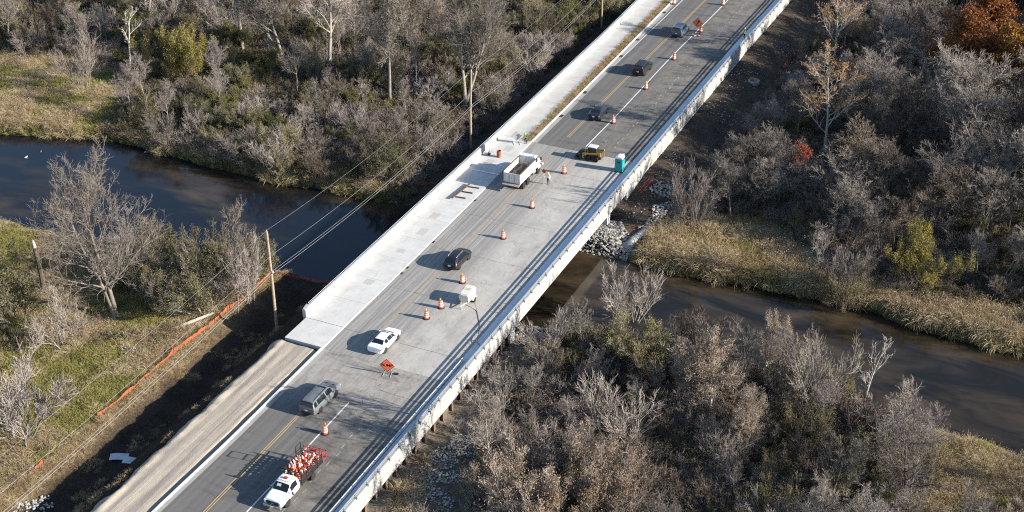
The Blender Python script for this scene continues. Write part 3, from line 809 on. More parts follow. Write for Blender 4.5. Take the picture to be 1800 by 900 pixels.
tree_proto('rust', 10, 13, 0.24, M_BARK_DARK, M_TWIG_BROWN, nl1=20, t0=0.22, spread=55, ratio=(0.35, 0.5), leaf=M_LF_RUST, nleaf=22000, lsize=0.14, nl3=7, nl4=4, ljit=0.3)
tree_proto('orange', 11, 12, 0.22, M_BARK_DARK, M_TWIG_BROWN, nl1=20, t0=0.22, spread=55, ratio=(0.35, 0.5), leaf=M_LF_ORANGE, nleaf=18000, lsize=0.14, nl3=7, nl4=4, ljit=0.3)
tree_proto('red', 12, 6, 0.10, M_BARK_DARK, M_TWIG_BROWN, nl1=16, t0=0.2, spread=50, ratio=(0.35, 0.5), leaf=M_LF_RED, nleaf=7000, lsize=0.10, nl3=5, nl4=4)
tree_proto('dead', 13, 10, 0.20, M_BARK_WHITE, M_BARK_WHITE, nl1=7, t0=0.4, spread=38, ratio=(0.25, 0.45), nl3=2, nl4=1)
tree_proto('darkbare', 14, 11, 0.22, M_BARK_DARK, M_TWIG_GREY, nl1=15, t0=0.15, spread=52, ratio=(0.4, 0.6), nl3=6, nl4=4)
tree_proto('slim', 15, 9, 0.09, M_BARK_GREY, M_TWIG_GREY, nl1=11, t0=0.35, spread=40, nl3=4, nl4=3)
shrub_proto('greyA', 21, 5.0, 2.6, M_BARK_GREY, M_TWIG_GREY)
shrub_proto('greyB', 22, 4.4, 2.8, M_BARK_GREY, M_TWIG_LAV, stems=11)
shrub_proto('greyC', 23, 5.8, 2.4, M_BARK_PALE, M_TWIG_PALE, stems=8)
shrub_proto('brownA', 24, 4.6, 2.6, M_BARK_DARK, M_TWIG_BROWN, stems=10)
shrub_proto('oliveA', 25, 5.0, 2.6, M_BARK_GREY, M_TWIG_GREY, leaf=M_LF_OLIVE, nleaf=9000)
shrub_proto('oliveB', 26, 4.4, 2.7, M_BARK_GREY, M_TWIG_BROWN, leaf=M_LF_OLIVE, nleaf=5000, stems=10)
shrub_proto('greenA', 27, 4.4, 2.6, M_BARK_DARK, M_TWIG_BROWN, leaf=M_LF_GREEN, nleaf=14000, n3=4)
shrub_proto('yellow', 28, 5.0, 4.2, M_BARK_DARK, M_TWIG_BROWN, leaf=M_LF_YEL, nleaf=22000, n3=4, lsize=0.075, stems=15)
shrub_proto('tanA', 29, 4.2, 2.5, M_BARK_PALE, M_TWIG_PALE, leaf=M_LF_TAN, nleaf=9000, n3=5, lsize=0.062)

TREE_POS = []        # (x, y, radius) of what stands already
def plant(key, P, h=None, w=None, name=None, label=None, cat=None, group=None, rz=None, tilt=None):
    tm, cm, H = PROTO[key]
    s = (h/H) if h else 1.0
    sw = s if w is None else w
    rz = random.random()*6.283 if rz is None else rz
    if tm is None:
        o = link(name, cm); 
    else:
        o = empty(name)
        link('trunk', tm, o); link('crown', cm, o)
    o.location = (P[0], P[1], P[2]); o.rotation_euler = (tilt[0] if tilt else random.uniform(-.05, .05), tilt[1] if tilt else random.uniform(-.05, .05), rz); o.scale = (sw, sw, s)
    tag(o, label, cat, group)
    TREE_POS.append((P[0], P[1], (0.55 if tm else 1.5)*sw))
    return o
def tpx(key, bx, by, top, name, label, cat='tree', w=None, **k):
    P = place(bx, by); h = height_to(P, top)
    return plant(key, P, h, w, name, label, cat, **k)

# trees one can single out in the photograph
tpx('big', 205, 562, 297, 'bare_tree', 'largest pale leafless tree, standing alone in the grass by the near left riverbank', rz=0.4, tilt=(0, 0))
tpx('slim', 418, 556, 375, 'leaning_tree', 'slim grey leafless tree beside the orange fence near the utility pole', tilt=(0.05, 0.16), w=0.9)
tpx('greyC', 110, 608, 525, 'grey_shrub', 'solitary grey twiggy shrub in the lower left meadow', 'shrub')
tpx('oliveA', 42, 560, 450, 'olive_shrub', 'olive brown shrub around the broken trunk in the left meadow', 'shrub')
tpx('greyB', 25, 775, 640, 'grey_shrub', 'hazy grey shrub at the left edge below the meadow', 'shrub')
tpx('greyC', 148, 158, 75, 'small_tree', 'spreading grey leafless tree on the upper left meadow edge', w=1.15)
tpx('dead', 229, 122, 5, 'dead_tree', 'leaning dead tree with bleached bare trunk left of the yellow bush', tilt=(0.03, -0.13), w=1.0)
tpx('tanleaf', 122, 62, -10, 'brown_leaved_tree', 'small tree with dry brown leaves in the upper left corner')
tpx('tallA', 428, 92, -110, 'bare_tree', 'tall bare tree with one straight pale trunk right of the yellow bush', tilt=(0, 0.02))
tpx('tallB', 497, 112, -75, 'bare_tree', 'tall twin-stemmed bare tree between the straight pale trunk and the forked white tree')
tpx('tallA', 579, 118, -80, 'bare_tree', 'tall bare tree with forked whitish trunk near the top centre left', tilt=(0.04, 0.06))
tpx('tallC', 688, 180, -10, 'bare_tree', 'bushy grey bare tree with dark trunk left of the two-trunked tall tree')
tpx('slim', 731, 160, 70, 'small_tree', 'short slim pale tree standing left of the tall tree by the power line')
tpx('tallB', 814, 190, -8, 'bare_tree', 'tall grey bare tree with two trunks behind the middle utility pole')
tpx('slim', 900, 150, 105, 'dead_sapling', 'thin dead sapling right of the middle utility pole')
tpx('yellow', 312, 140, 48, 'yellow_bush', 'rounded yellow green leafy bush in the upper left thicket', 'bush', w=1.15)
tpx('syc', 1446, 278, 112, 'sycamore', 'white-limbed tree with sparse orange leaves beside the haul strip', w=1.1)
tpx('syc', 1464, 118, -40, 'sycamore', 'white-limbed tree with few orange leaves near the top edge right of the road', w=0.95)
tpx('rust', 1702, 190, -5, 'oak_tree', 'broad tree with rust brown leaves in the upper right wood', w=1.45)
tpx('orange', 1780, 245, 48, 'oak_tree', 'tree with orange brown leaves at the right edge of the upper wood', w=1.75)
tpx('red', 1403, 312, 246, 'red_leaved_tree', 'small tree with red leaves beside the silt fence')
tpx('greyB', 1213, 402, 300, 'grey_shrub', 'large round grey shrub on the far bank right of the culvert', 'shrub', w=1.05)
tpx('yellow', 1625, 500, 415, 'yellow_bush', 'olive yellow bush above the straw grass on the right bank', 'bush', w=0.9)
tpx('slim', 1433, 500, 395, 'small_tree', 'slim grey tree at the waterside of the far right bank')
tpx('oliveB', 1478, 548, 490, 'olive_shrub', 'olive shrub overhanging the water on the far right bank', 'shrub', w=0.75)
tpx('greyB', 1490, 520, 440, 'grey_shrub', 'grey shrub behind the overhanging waterside shrub on the far right bank', 'shrub', w=0.8)
tpx('darkbare', 1735, 435, 290, 'dark_tree', 'crooked dark leafless tree at the right edge above the straw bank')
tpx('darkbare', 1488, 530, 430, 'leaning_tree', 'dark leafless tree leaning over the water on the far right bank', tilt=(0.1, 0.35), w=0.35)
tpx('slim', 884, 790, 628, 'small_tree', 'slender reddish grey leafless tree right of the pile wall', w=0.95)
tpx('greyC', 1105, 575, 478, 'grey_shrub', 'grey leafless shrub at the near right waterside beside the bridge shadow', 'shrub', w=0.95)
tpx('oliveA', 1118, 640, 545, 'olive_bush', 'tan olive leafy bush near the waterside below the bridge', 'bush', w=1.1)
tpx('tanleaf', 1255, 745, 600, 'tan_leaved_tree', 'tree with pale pinkish tan leaves in the middle of the lower right thicket', w=1.1)
tpx('tanleaf', 1340, 660, 552, 'tan_leaved_tree', 'narrow tree with pale tan leaves at the waterside of the lower right thicket', w=0.55)
tpx('tanleaf', 1310, 800, 690, 'tan_leaved_tree', 'small tan leaved tree below the pinkish one in the lower right thicket', w=0.75)
tpx('greyC', 1432, 725, 603, 'fan_tree', 'fan-shaped grey leafless tree standing before the water in the lower right', w=1.1)
tpx('dead', 1508, 740, 575, 'dead_tree', 'bleached dead tree rising before the water in the lower right', w=0.95, tilt=(0, 0.05))
tpx('darkbare', 1590, 895, 745, 'dark_tree', 'dark spreading leafless tree at the bottom right beside the straw grass')
tpx('darkbare', 1450, 910, 790, 'dark_tree', 'low dark leafless tree at the bottom edge right of the shaded hollow')
tpx('dead', 1042, 760, 680, 'broken_tree', 'pale broken forked trunk in the middle of the lower right thicket', w=0.45)
tpx('greyC', 1075, 785, 690, 'grey_shrub', 'pale grey shrub right of the broken forked trunk', 'shrub')
tpx('greenA', 1510, 895, 835, 'green_bush', 'green bush at the bottom edge left of the dark spreading tree', 'bush', w=0.8)
tpx('tanA', 920, 905, 800, 'tan_shrub', 'tan leaved shrub at the bottom edge right of the white rubble', 'shrub', w=1.3)
tpx('tanA', 985, 900, 795, 'tan_shrub', 'pale tan leaved shrub, middle one of those along the bottom edge', 'shrub', w=1.35)
tpx('tanA', 1045, 895, 800, 'tan_shrub', 'tan leaved shrub left of the dark hollow at the bottom edge', 'shrub', w=1.2)
tpx('greyB', 440, 530, 430, 'grey_shrub', 'grey shrub beside the orange fence corner at the near left waterside', 'shrub', w=0.8)

# the rest of the thickets
KIND = {'greyA': ('grey_shrub', 'grey leafless shrub', 'shrub'), 'greyB': ('grey_shrub', 'lavender grey leafless shrub', 'shrub'), 'greyC': ('pale_shrub', 'pale grey leafless shrub', 'shrub'),
 'brownA': ('brown_shrub', 'brown twiggy shrub', 'shrub'), 'oliveA': ('olive_shrub', 'olive leaved shrub', 'shrub'), 'oliveB': ('olive_shrub', 'sparse olive brown shrub', 'shrub'),
 'greenA': ('green_bush', 'dark green leafy bush', 'bush'), 'yellow': ('yellow_bush', 'yellow green leafy bush', 'bush'), 'tanA': ('tan_shrub', 'tan leaved shrub', 'shrub'),
 'tallB': ('bare_tree', 'tall pale bare tree', 'tree'), 'tallC': ('bare_tree', 'tall grey sparse-leaved tree', 'tree'), 'forestA': ('forest_tree', 'slender lavender grey bare tree', 'tree'), 'forestB': ('forest_tree', 'twin-stemmed grey bare tree', 'tree'),
 'forestC': ('forest_tree', 'slender brown bare tree', 'tree'), 'tanleaf': ('tan_leaved_tree', 'tan leaved tree', 'tree'), 'slim': ('small_tree', 'slim grey tree', 'tree'), 'darkbare': ('dark_tree', 'dark leafless tree', 'tree')}
CLEAR = [[(1000, 470), (1165, 470), (1165, 600), (1000, 600)], [(258, 60), (366, 60), (366, 172), (258, 172)], [(1375, 260), (1432, 260), (1432, 345), (1375, 345)], [(1640, 60), (1830, 60), (1830, 300), (1640, 275)], [(190, 60), (245, 60), (245, 150), (190, 150)], [(1425, 60), (1480, 60), (1470, 330), (1430, 330)]]
TRUNKS = [(428, 92), (497, 112), (579, 118), (688, 180), (731, 160), (814, 190), (229, 122), (148, 158)]
RED = place(1403, 312)
def where(zone, x, y, p):
    d = float(river_d(np.array([x]), np.array([y]))[0])
    if zone == 'UL':
        if d < 7: return 'along the far riverbank left of the bridge'
        if x > -27: return 'beside the left parapet north of the river'
        if p[1] < 60: return 'at the top edge left of the road'
        if p[0] < 420: return 'in the far thicket around the upper left meadow'
        return 'in the far thicket under the power lines'
    if zone == 'UR':
        if x < 30: return 'beside the bare haul strip'
        if p[1] < 90: return 'at the top edge of the right-hand wood'
        if p[1] > 330: return 'above the straw bank right of the bridge'
        if p[0] > 1560: return 'below the rust-leaved trees on the right'
        return 'in the right-hand wood near the white-limbed trees'
    if zone == 'LL': return 'between the near left riverbank and the orange fence'
    if d < 6: return 'along the near riverbank right of the bridge'
    if x < 27: return 'beside the pile wall right of the bridge'
    if p[1] > 820: return 'at the bottom edge of the lower right thicket'
    return 'in the middle of the lower right thicket'
def scatter(zone, region, mix, n, dmin, hs, seed, bare=None, hcap=None):
    rng = np.random.default_rng(seed)
    keys = list(mix); w = np.array([mix[k] for k in keys], float); w /= w.sum()
    x0, x1, y0, y1 = region; cnt = 0
    for _ in range(n*30):
        if cnt >= n: break
        x = rng.uniform(x0, x1); y = rng.uniform(y0, y1)
        if float(river_d(np.array([x]), np.array([y]))[0]) < 1.2: continue
        P = np.array([x, y, gz(x, y)])
        p = pr(P)[0]
        if p[0] < -150 or p[0] > 2050 or p[1] < -60 or p[1] > 1010: continue
        if bare is not None and bare(x, y, p): continue
        if any(bool(inpoly(p[None], c)[0]) for c in CLEAR): continue
        if any(abs(p[0]-tx) < 26 and ty < p[1] < ty+48 for tx, ty in TRUNKS): continue
        if zone == 'UR' and RED[0]-1 < x < RED[0]+20 and abs(y-RED[1]-(x-RED[0])*0.116) < 4.5 and PROTO[keys[0]][0] is not None: continue
        if any((x-a)**2+(y-b)**2 < (dmin*0.5+r*0.55)**2 for a, b, r in TREE_POS): continue
        # kinds come in drifts
        q = float(vnoise(np.array([x+seed*13.0]), np.array([y]), 13)[0])*0.65+rng.random()*0.35
        k = keys[min(int(np.searchsorted(np.cumsum(w), np.clip((q-0.2)/0.6, 0, 0.999))), len(keys)-1)]
        nm, lab, cat = KIND[k]
        h = PROTO[k][2]*rng.uniform(*hs)
        if hcap is not None:
            h = min(h, hcap(x, y)*rng.uniform(0.8, 1.1))
        wh = where(zone, x, y, p)
        q_ = h/PROTO[k][2]; lo_, hi_ = hs
        lab = ('large ' if q_ > lo_+(hi_-lo_)*0.72 else 'small ' if q_ < lo_+(hi_-lo_)*0.3 else '')+lab
        plant(k, P, h, h/PROTO[k][2]*rng.uniform(0.85, 1.2)*(1.0 if hcap is None else 1.15), nm, lab+' '+wh, cat, (lab+'es ' if lab.endswith('sh') else lab+'s ')+wh)
        cnt += 1
    return cnt
def bare_UL(x, y, p):
    return x > -15.5 or (-200 < p[0] < 205 and 100 < p[1] < 260 and bool(inpoly(p[None], Z_MEADOW_UL)[0]))
def bare_UR(x, y, p):
    return x < 21.5 or bool(inpoly(p[None], [(1100, 440), (1165, 400), (1340, 385), (1430, 455), (1560, 530), (1810, 570), (1810, 660), (1090, 470)])[0])
def bare_LL(x, y, p):
    return x > -22.5 or not (bool(inpoly(p[None], [(230, 445), (450, 450), (440, 560), (330, 560), (225, 540)])[0]))
def bare_LR(x, y, p):
    return x < 17.5 or bool(inpoly(p[None], Z_CORNER_LR)[0]) or bool(inpoly(p[None], [(600, 950), (790, 740), (860, 690), (900, 640), (960, 600), (860, 780), (830, 950)])[0]) or bool(inpoly(p[None], [(1110, 790), (1230, 800), (1250, 930), (1120, 930)])[0])
n1 = scatter('UL', (-135, -15, 36, 135), {'tallB': 1, 'slim': 0.6, 'tallC': 1.3}, 14, 6.0, (0.7, 1.0), 31, lambda x, y, p: bare_UL(x, y, p) or p[1] > 62)
n1b = scatter('UL', (-135, -15, 36, 135), {'forestA': 1, 'forestC': 0.8, 'forestB': 1, 'slim': 0.7}, 85, 4.6, (0.5, 0.8), 38, lambda x, y, p: bare_UL(x, y, p) or x > -20)
n2 = scatter('UL', (-135, -15, 36, 135), {'brownA': 1.8, 'oliveA': 3.0, 'greyA': 2.2, 'greenA': 1.7, 'greyB': 2.2, 'oliveB': 3.0, 'greyC': 1.3}, 330, 2.9, (0.6, 1.1), 32, bare_UL)
n3 = scatter('UR', (20, 125, 40, 170), {'forestA': 2, 'forestC': 1.5, 'forestB': 2, 'darkbare': 0.5}, 250, 3.0, (0.8, 1.3), 33, bare_UR, lambda x, y: min(4.4+(x-21.5)*0.44, 2.6+max(y-40, 0)*0.5))
n4 = scatter('UR', (20, 110, 40, 160), {'brownA': 2.5, 'oliveB': 1.5, 'greyB': 2, 'greenA': 0.5, 'greyA': 2, 'oliveA': 0.8}, 120, 3.2, (0.4, 0.8), 34, bare_UR, lambda x, y: min(3.4+(x-21.5)*0.4, 1.6+max(y-40, 0)*0.25))
n5 = scatter('LL', (-70, -20, -20, 16), {'oliveB': 2, 'greyA': 2, 'oliveA': 2.5, 'greyB': 1}, 22, 2.6, (0.8, 1.2), 35, bare_LL)
n7 = scatter('LR', (18, 75, -18, 18), {'forestB': 1, 'slim': 1, 'forestA': 1, 'darkbare': 0.6}, 34, 3.6, (0.45, 0.72), 37, bare_LR)
n6 = scatter('LR', (15, 78, -20, 19), {'greyA': 1.6, 'brownA': 1.8, 'oliveB': 1.6, 'greyB': 1.8, 'greyC': 1.0, 'tanA': 0.7}, 75, 2.8, (0.6, 1.05), 36, bare_LR)

print('PLANTS', n1, n2, n3, n4, n5, n6, n7)

# ------------------------------------------------------------------ grass, brush and stones (uncountable: one object per patch)
def gn_scatter(name, pts, rot, scl, idx, protos, label, cat):
    me = bpy.data.meshes.new(name)
    me.vertices.add(len(pts)); me.vertices.foreach_set('co', np.asarray(pts, np.float32).ravel())
    for nm, typ, arr in (('rot', 'FLOAT', rot), ('scl', 'FLOAT', scl), ('idx', 'INT', idx)):
        at = me.attributes.new(nm, typ, 'POINT'); at.data.foreach_set('value', np.asarray(arr, np.float32 if typ == 'FLOAT' else np.int32))
    o = link(name, me)
    ng = bpy.data.node_groups.new(name+'_nodes', 'GeometryNodeTree')
    ng.interface.new_socket('Geometry', in_out='INPUT', socket_type='NodeSocketGeometry')
    ng.interface.new_socket('Geometry', in_out='OUTPUT', socket_type='NodeSocketGeometry')
    N = ng.nodes; L = ng.links
    gi = N.new('NodeGroupInput'); go = N.new('NodeGroupOutput'); jn = N.new('GeometryNodeJoinGeometry')
    def attr(nm, typ):
        a = N.new('GeometryNodeInputNamedAttribute'); a.data_type = typ; a.inputs['Name'].default_value = nm; return a.outputs['Attribute']
    ar, asc, ai = attr('rot', 'FLOAT'), attr('scl', 'FLOAT'), attr('idx', 'INT')
    cx = N.new('ShaderNodeCombineXYZ'); L.new(ar, cx.inputs[2])
    for k, pm in enumerate(protos):
        ob = bpy.data.objects.new(pm.name+'_piece', pm)
        oi = N.new('GeometryNodeObjectInfo'); oi.inputs['Object'].default_value = ob
        eq = N.new('FunctionNodeCompare'); eq.data_type = 'INT'; eq.operation = 'EQUAL'
        L.new(ai, eq.inputs[2]); eq.inputs[3].default_value = k
        ip = N.new('GeometryNodeInstanceOnPoints')
        L.new(gi.outputs[0], ip.inputs['Points']); L.new(eq.outputs[0], ip.inputs['Selection'])
        L.new(oi.outputs['Geometry'], ip.inputs['Instance']); L.new(cx.outputs[0], ip.inputs['Rotation']); L.new(asc, ip.inputs['Scale'])
        L.new(ip.outputs[0], jn.inputs[0])
    L.new(jn.outputs[0], go.inputs[0])
    md = o.modifiers.new('scatter', 'NODES'); md.node_group = ng
    return tag(o, label, cat, kind='stuff')
def grassm(name, a, b):
    t = NT(name)
    n = t.noise(t.pos(), 0.35, 4, 0.6); n2 = t.noise(t.pos(), 5.0, 2, 0.5)
    c = t.mix(t.ramp(t.math('ADD', n, t.math('MULTIPLY', n2, 0.5)), 0.5, 1.0), a, b)
    m = t.done(c, 0.85, 0.15)
    tr = t.n('ShaderNodeBsdfTranslucent'); t.l(c, tr.inputs[0])
    mx = t.n('ShaderNodeMixShader'); mx.inputs[0].default_value = 0.3
    t.l(t.b.outputs[0], mx.inputs[1]); t.l(tr.outputs[0], mx.inputs[2]); t.l(mx.outputs[0], t.t.nodes['Material Output'].inputs[0])
    return m
M_STRAW = grassm('straw_grass', (0.36, 0.285, 0.165), (0.56, 0.46, 0.29))
M_STRAWB = grassm('brown_straw_grass', (0.26, 0.18, 0.095), (0.44, 0.325, 0.185))
M_GRASS = grassm('green_grass', (0.19, 0.185, 0.055), (0.40, 0.35, 0.13))
M_REED = grassm('seed_heads', (0.32, 0.25, 0.18), (0.44, 0.36, 0.27))
def clump(name, seed, n, H, rad, droop, w, m, lean=0.0, m2=None):
    rng = np.random.default_rng(seed)
    a = rng.random(n)*2*np.pi; rr = np.sqrt(rng.random(n))*rad
    base = np.stack([np.cos(a)*rr, np.sin(a)*rr, np.full(n, -0.05)], 1)
    out = rng.uniform(0.1, 0.7, n)
    d = norm(np.stack([np.cos(a)*out-lean, np.sin(a)*out, np.ones(n)], 1))
    P, Rd = walk(rng, base, d, H*rng.uniform(0.55, 1.1, n), 4, -droop, 0.35, np.full(n, w), np.full(n, w*0.3))
    g = Geo().ribbons(P, Rd, 0, rng)
    mats = [m]
    if m2:
        mats.append(m2); g.leaves(P[:, -1]+rng.normal(0, 0.04, (n, 3)), 0.055, 1, rng)
    return g.mesh(name, mats)
CL = [clump('straw_clump', 1, 60, 1.25, 0.45, 1.6, 0.020, M_STRAW), clump('brown_clump', 2, 60, 1.0, 0.45, 1.2, 0.020, M_STRAWB),
      clump('green_clump', 3, 70, 0.75, 0.45, 0.9, 0.020, M_GRASS), clump('seed_clump', 4, 55, 1.4, 0.4, 0.8, 0.014, M_STRAWB, 0, M_REED)]
def brush(name, seed, n, H, m, leaf=None, nl=0, ls=0.07):
    rng = np.random.default_rng(seed)
    a = rng.random(n)*2*np.pi; rr = np.sqrt(rng.random(n))*0.5
    base = np.stack([np.cos(a)*rr, np.sin(a)*rr, np.full(n, -0.05)], 1)
    d = norm(np.stack([np.cos(a)*0.6, np.sin(a)*0.6, np.full(n, 1.0)], 1))
    P0, R0 = walk(rng, base, d, H*rng.uniform(0.6, 1.1, n), 3, 0.1, 0.4, np.full(n, 0.02), np.full(n, 0.01))
    P1, R1, L1 = sprout(rng, P0, R0, np.full(n, H), 5, 0.2, 1.0, 38, 14, (0.25, 0.5), 2, 0.2, 0.4, 0.8, 0.012, 0.6, 0.3)
    P2, R2, L2 = sprout(rng, P1, R1, L1, 4, 0.1, 1.0, 38, 14, (0.4, 0.7), 2, 0.2, 0.4, 0.8, 0.011, 0.6, 0.3)
    g = Geo().ribbons(P0, R0, 0, rng).ribbons(P1, R1, 0, rng).ribbons(P2, R2, 0, rng); mats = [m]
    if leaf: mats.append(leaf); g.leaves(along(rng, P2, nl, 0.08), ls, 1, rng)
    return g.mesh(name, mats)
BR = [brush('grey_brush', 1, 22, 1.7, M_TWIG_GREY), brush('brown_brush', 2, 24, 1.4, M_TWIG_BROWN), brush('olive_brush', 3, 18, 1.4, M_TWIG_BROWN, M_LF_OLIVE, 700),
      brush('tan_brush', 4, 16, 1.2, M_TWIG_PALE, M_LF_TAN, 350), brush('green_brush', 5, 14, 1.0, M_TWIG_BROWN, M_LF_GREEN, 900)]
def rock(name, seed, m):
    rng = random.Random(seed); bm = bmesh.new(); bmesh.ops.create_icosphere(bm, subdivisions=1, radius=0.5)
    for v in bm.verts: v.co *= rng.uniform(0.7, 1.15)
    for v in bm.verts: v.co.z *= 0.7; v.co.x *= 1.25
    me = bpy.data.meshes.new(name); bm.to_mesh(me); bm.free(); me.materials.append(m); return me
M_ROCK = mat('limestone', (0.31, 0.292, 0.262), 0.9, 0.2, var=0.3, scale=3); M_ROCKD = mat('grey_stone', (0.22, 0.205, 0.185), 0.9, 0.2, var=0.3, scale=3); M_ROCKW = mat('white_rubble', (0.42, 0.40, 0.37), 0.9, 0.2, var=0.3, scale=3)
RK = [rock('stone', 1, M_ROCK), rock('stone', 2, M_ROCKD), rock('stone', 3, M_ROCK), rock('stone', 4, M_ROCKW)]
def pts_in(region, n, ok, seed, dmin_river=0.3, margin=60):
    rng = np.random.default_rng(seed); x0, x1, y0, y1 = region
    x = rng.uniform(x0, x1, n); y = rng.uniform(y0, y1, n); z = ground_z(x, y)
    p = pr(np.stack([x, y, z], 1))
    k = (p[:, 0] > -margin) & (p[:, 0] < 1800+margin) & (p[:, 1] > -margin) & (p[:, 1] < 900+margin*2) & (river_d(x, y) > dmin_river) & ok(x, y, p)
    return np.stack([x, y, z], 1)[k], p[k]
def scatter_stuff(name, P, idx, protos, s0, s1, seed, label, cat):
    rng = np.random.default_rng(seed); n = len(P)
    return gn_scatter(name, P, rng.random(n)*6.283, rng.uniform(s0, s1, n), idx, protos, label, cat)
# meadow on the near left bank
P, p = pts_in((-85, -21.4, -50, 16), 26000, lambda x, y, p: x < -21.5+0.4*np.sin(y), 41)
g = vnoise(P[:, 0], P[:, 1], 7)*0.6+vnoise(P[:, 0]+90, P[:, 1], 2.2)*0.4
fn = np.clip((P[:, 0]+30)/9, 0, 1)*0.25
r = np.random.default_rng(5).random(len(P))
d = river_d(P[:, 0], P[:, 1])
idx = np.where(g+fn*1.1+(d < 3)*0.2 > 0.62+0.25*(r-0.5), np.where(r < 0.5, 0, np.where(r < 0.75, 1, 3)), 2)
scatter_stuff('meadow_grass', P, idx, CL, 0.5, 1.05, 1, 'green and straw coloured grass of the near left meadow', 'grass')
P, p = pts_in((-85, -21.8, -50, 15), 1500, lambda x, y, p: vnoise(x+7, y, 6) > 0.5, 61)
r = np.random.default_rng(15).random(len(P))
scatter_stuff('undergrowth', P, np.where(r < 0.3, 2, np.where(r < 0.65, 3, np.where(r < 0.85, 1, 4))), BR, 0.35, 0.85, 10, 'tangled low brush and weeds in the near left meadow', 'undergrowth')
# straw on the disturbed soil inside the fence
P, p = pts_in((-21.2, -10.3, -50, 17), 9000, lambda x, y, p: (vnoise(x, y, 2.5) > 0.66-0.35*(x < -19.2)) & (np.random.default_rng(8).random(len(x)) < np.where(x < -19.2, 1.0, 0.2)), 42)
r = np.random.default_rng(6).random(len(P))
scatter_stuff('slope_grass', P, np.where(r < 0.7, 1, 0), CL, 0.25, 0.6, 2, 'short brown straw on the bank below the orange fence', 'grass')
# upper left meadow and the whole far left bank edge
P, p = pts_in((-130, -14, 30, 80), 40000, lambda x, y, p: inpoly(p, Z_MEADOW_UL) | ((y-north_edge(x) < 3.2+2*vnoise(x, y, 5)) & (x < -17)), 43)
g = vnoise(P[:, 0], P[:, 1], 5)*0.6+vnoise(P[:, 0]+90, P[:, 1], 1.8)*0.4; r = np.random.default_rng(7).random(len(P)); d = river_d(P[:, 0], P[:, 1])
idx = np.where((g+(d < 3.5)*0.12 > 0.5+0.25*(r-0.5)) & ~((d < 0.9) & (g > 0.45)), np.where(r < 0.5, 0, np.where(r < 0.7, 1, 3)), 2)
scatter_stuff('bank_grass', P, idx, CL, 0.5, 1.1, 3, 'straw and green grass along the far left riverbank and meadow', 'grass')
# right far bank
P, p = pts_in((14, 95, 34, 75), 26000, lambda x, y, p: (inpoly(p, Z_BANK_UR) & (np.random.default_rng(3).random(len(x)) < np.where(y-north_edge(x) < 7, 1, 0.5))) | (y-north_edge(x) < 2.2), 44)
P = P[~(((P[:, 0] < 17.3) & (P[:, 1] < 46)) | ((np.abs(P[:, 0]-16.9) < 2.0) & (P[:, 1] < 43)))]
r = np.random.default_rng(9).random(len(P)); g = vnoise(P[:, 0], P[:, 1], 4); d = river_d(P[:, 0], P[:, 1])
idx = np.where(d < 0.9, np.where(r < 0.6, 2, 0), np.where(g > 0.68, np.where(r < 0.4, 2, 1), np.where(r < 0.62, 0, np.where(r < 0.85, 1, 3))))
scatter_stuff('bank_grass', P, idx, CL, 0.5, 1.5, 4, 'tall straw coloured grass drooping over the far right riverbank', 'grass')
# lower right corner and near right bank
P, p = pts_in((14, 85, -20, 21), 26000, lambda x, y, p: inpoly(p, Z_CORNER_LR) | ((south_edge(x)-y < 2.0) & (x > 18)) | inpoly(p, Z_TAN_LR) & (np.random.default_rng(4).random(len(x)) < 0.18) & (vnoise(x, y, 3) > 0.5), 45)
r = np.random.default_rng(10).random(len(P)); g = vnoise(P[:, 0], P[:, 1], 2.5)
idx = np.where(g > 0.66, 2, np.where(r < 0.65, 0, np.where(r < 0.8, 3, 1)))
scatter_stuff('bank_grass', P, idx, CL, 0.5, 1.2, 5, 'pale straw grass in the lower right corner and along the near right bank', 'grass')
# brush under the trees
def nb(x, y, p): return ~inpoly(p, Z_MEADOW_UL) & (x < -15.2) & (y > 38)
P, p = pts_in((-135, -15, 36, 130), 9500, nb, 46, 1.0)
r = np.random.default_rng(11).random(len(P)); g = vnoise(P[:, 0], P[:, 1], 8)
idx = np.where(g > 0.55, np.where(r < 0.4, 2, np.where(r < 0.55, 4, 1)), np.where(r < 0.5, 0, np.where(r < 0.8, 1, np.where(r < 0.9, 3, 2))))
scatter_stuff('undergrowth', P, idx, BR, 0.5, 1.2, 6, 'low grey and olive brush filling the thicket left of the bridge', 'undergrowth')
P, p = pts_in((20.5, 110, 40, 165), 12500, lambda x, y, p: (x > 20.9) & ~inpoly(p, Z_BANK_UR), 47, 1.0)
r = np.random.default_rng(12).random(len(P)); g = vnoise(P[:, 0], P[:, 1], 9)
idx = np.where(g > 0.62, np.where(r < 0.35, 2, 1), np.where(r < 0.35, 0, np.where(r < 0.75, 1, np.where(r < 0.93, 3, 4))))
scatter_stuff('undergrowth', P, idx, BR, 0.4, 1.2, 7, 'low brown brush on the floor of the right-hand wood', 'undergrowth')
P, p = pts_in((15.5, 85, -22, 20), 4600, lambda x, y, p: ~inpoly(p, Z_CORNER_LR) & (x > 16.2+2*vnoise(x, y, 3)) & ~inpoly(p, Z_TAN_LR), 48, 0.8)
r = np.random.default_rng(13).random(len(P)); g = vnoise(P[:, 0], P[:, 1], 6)
idx = np.where(g > 0.58, np.where(r < 0.4, 2, 1), np.where(r < 0.4, 0, np.where(r < 0.75, 1, np.where(r < 0.92, 3, 4))))
scatter_stuff('undergrowth', P, idx, BR, 0.5, 1.35, 8, 'low brush filling the thicket on the near right bank', 'undergrowth')
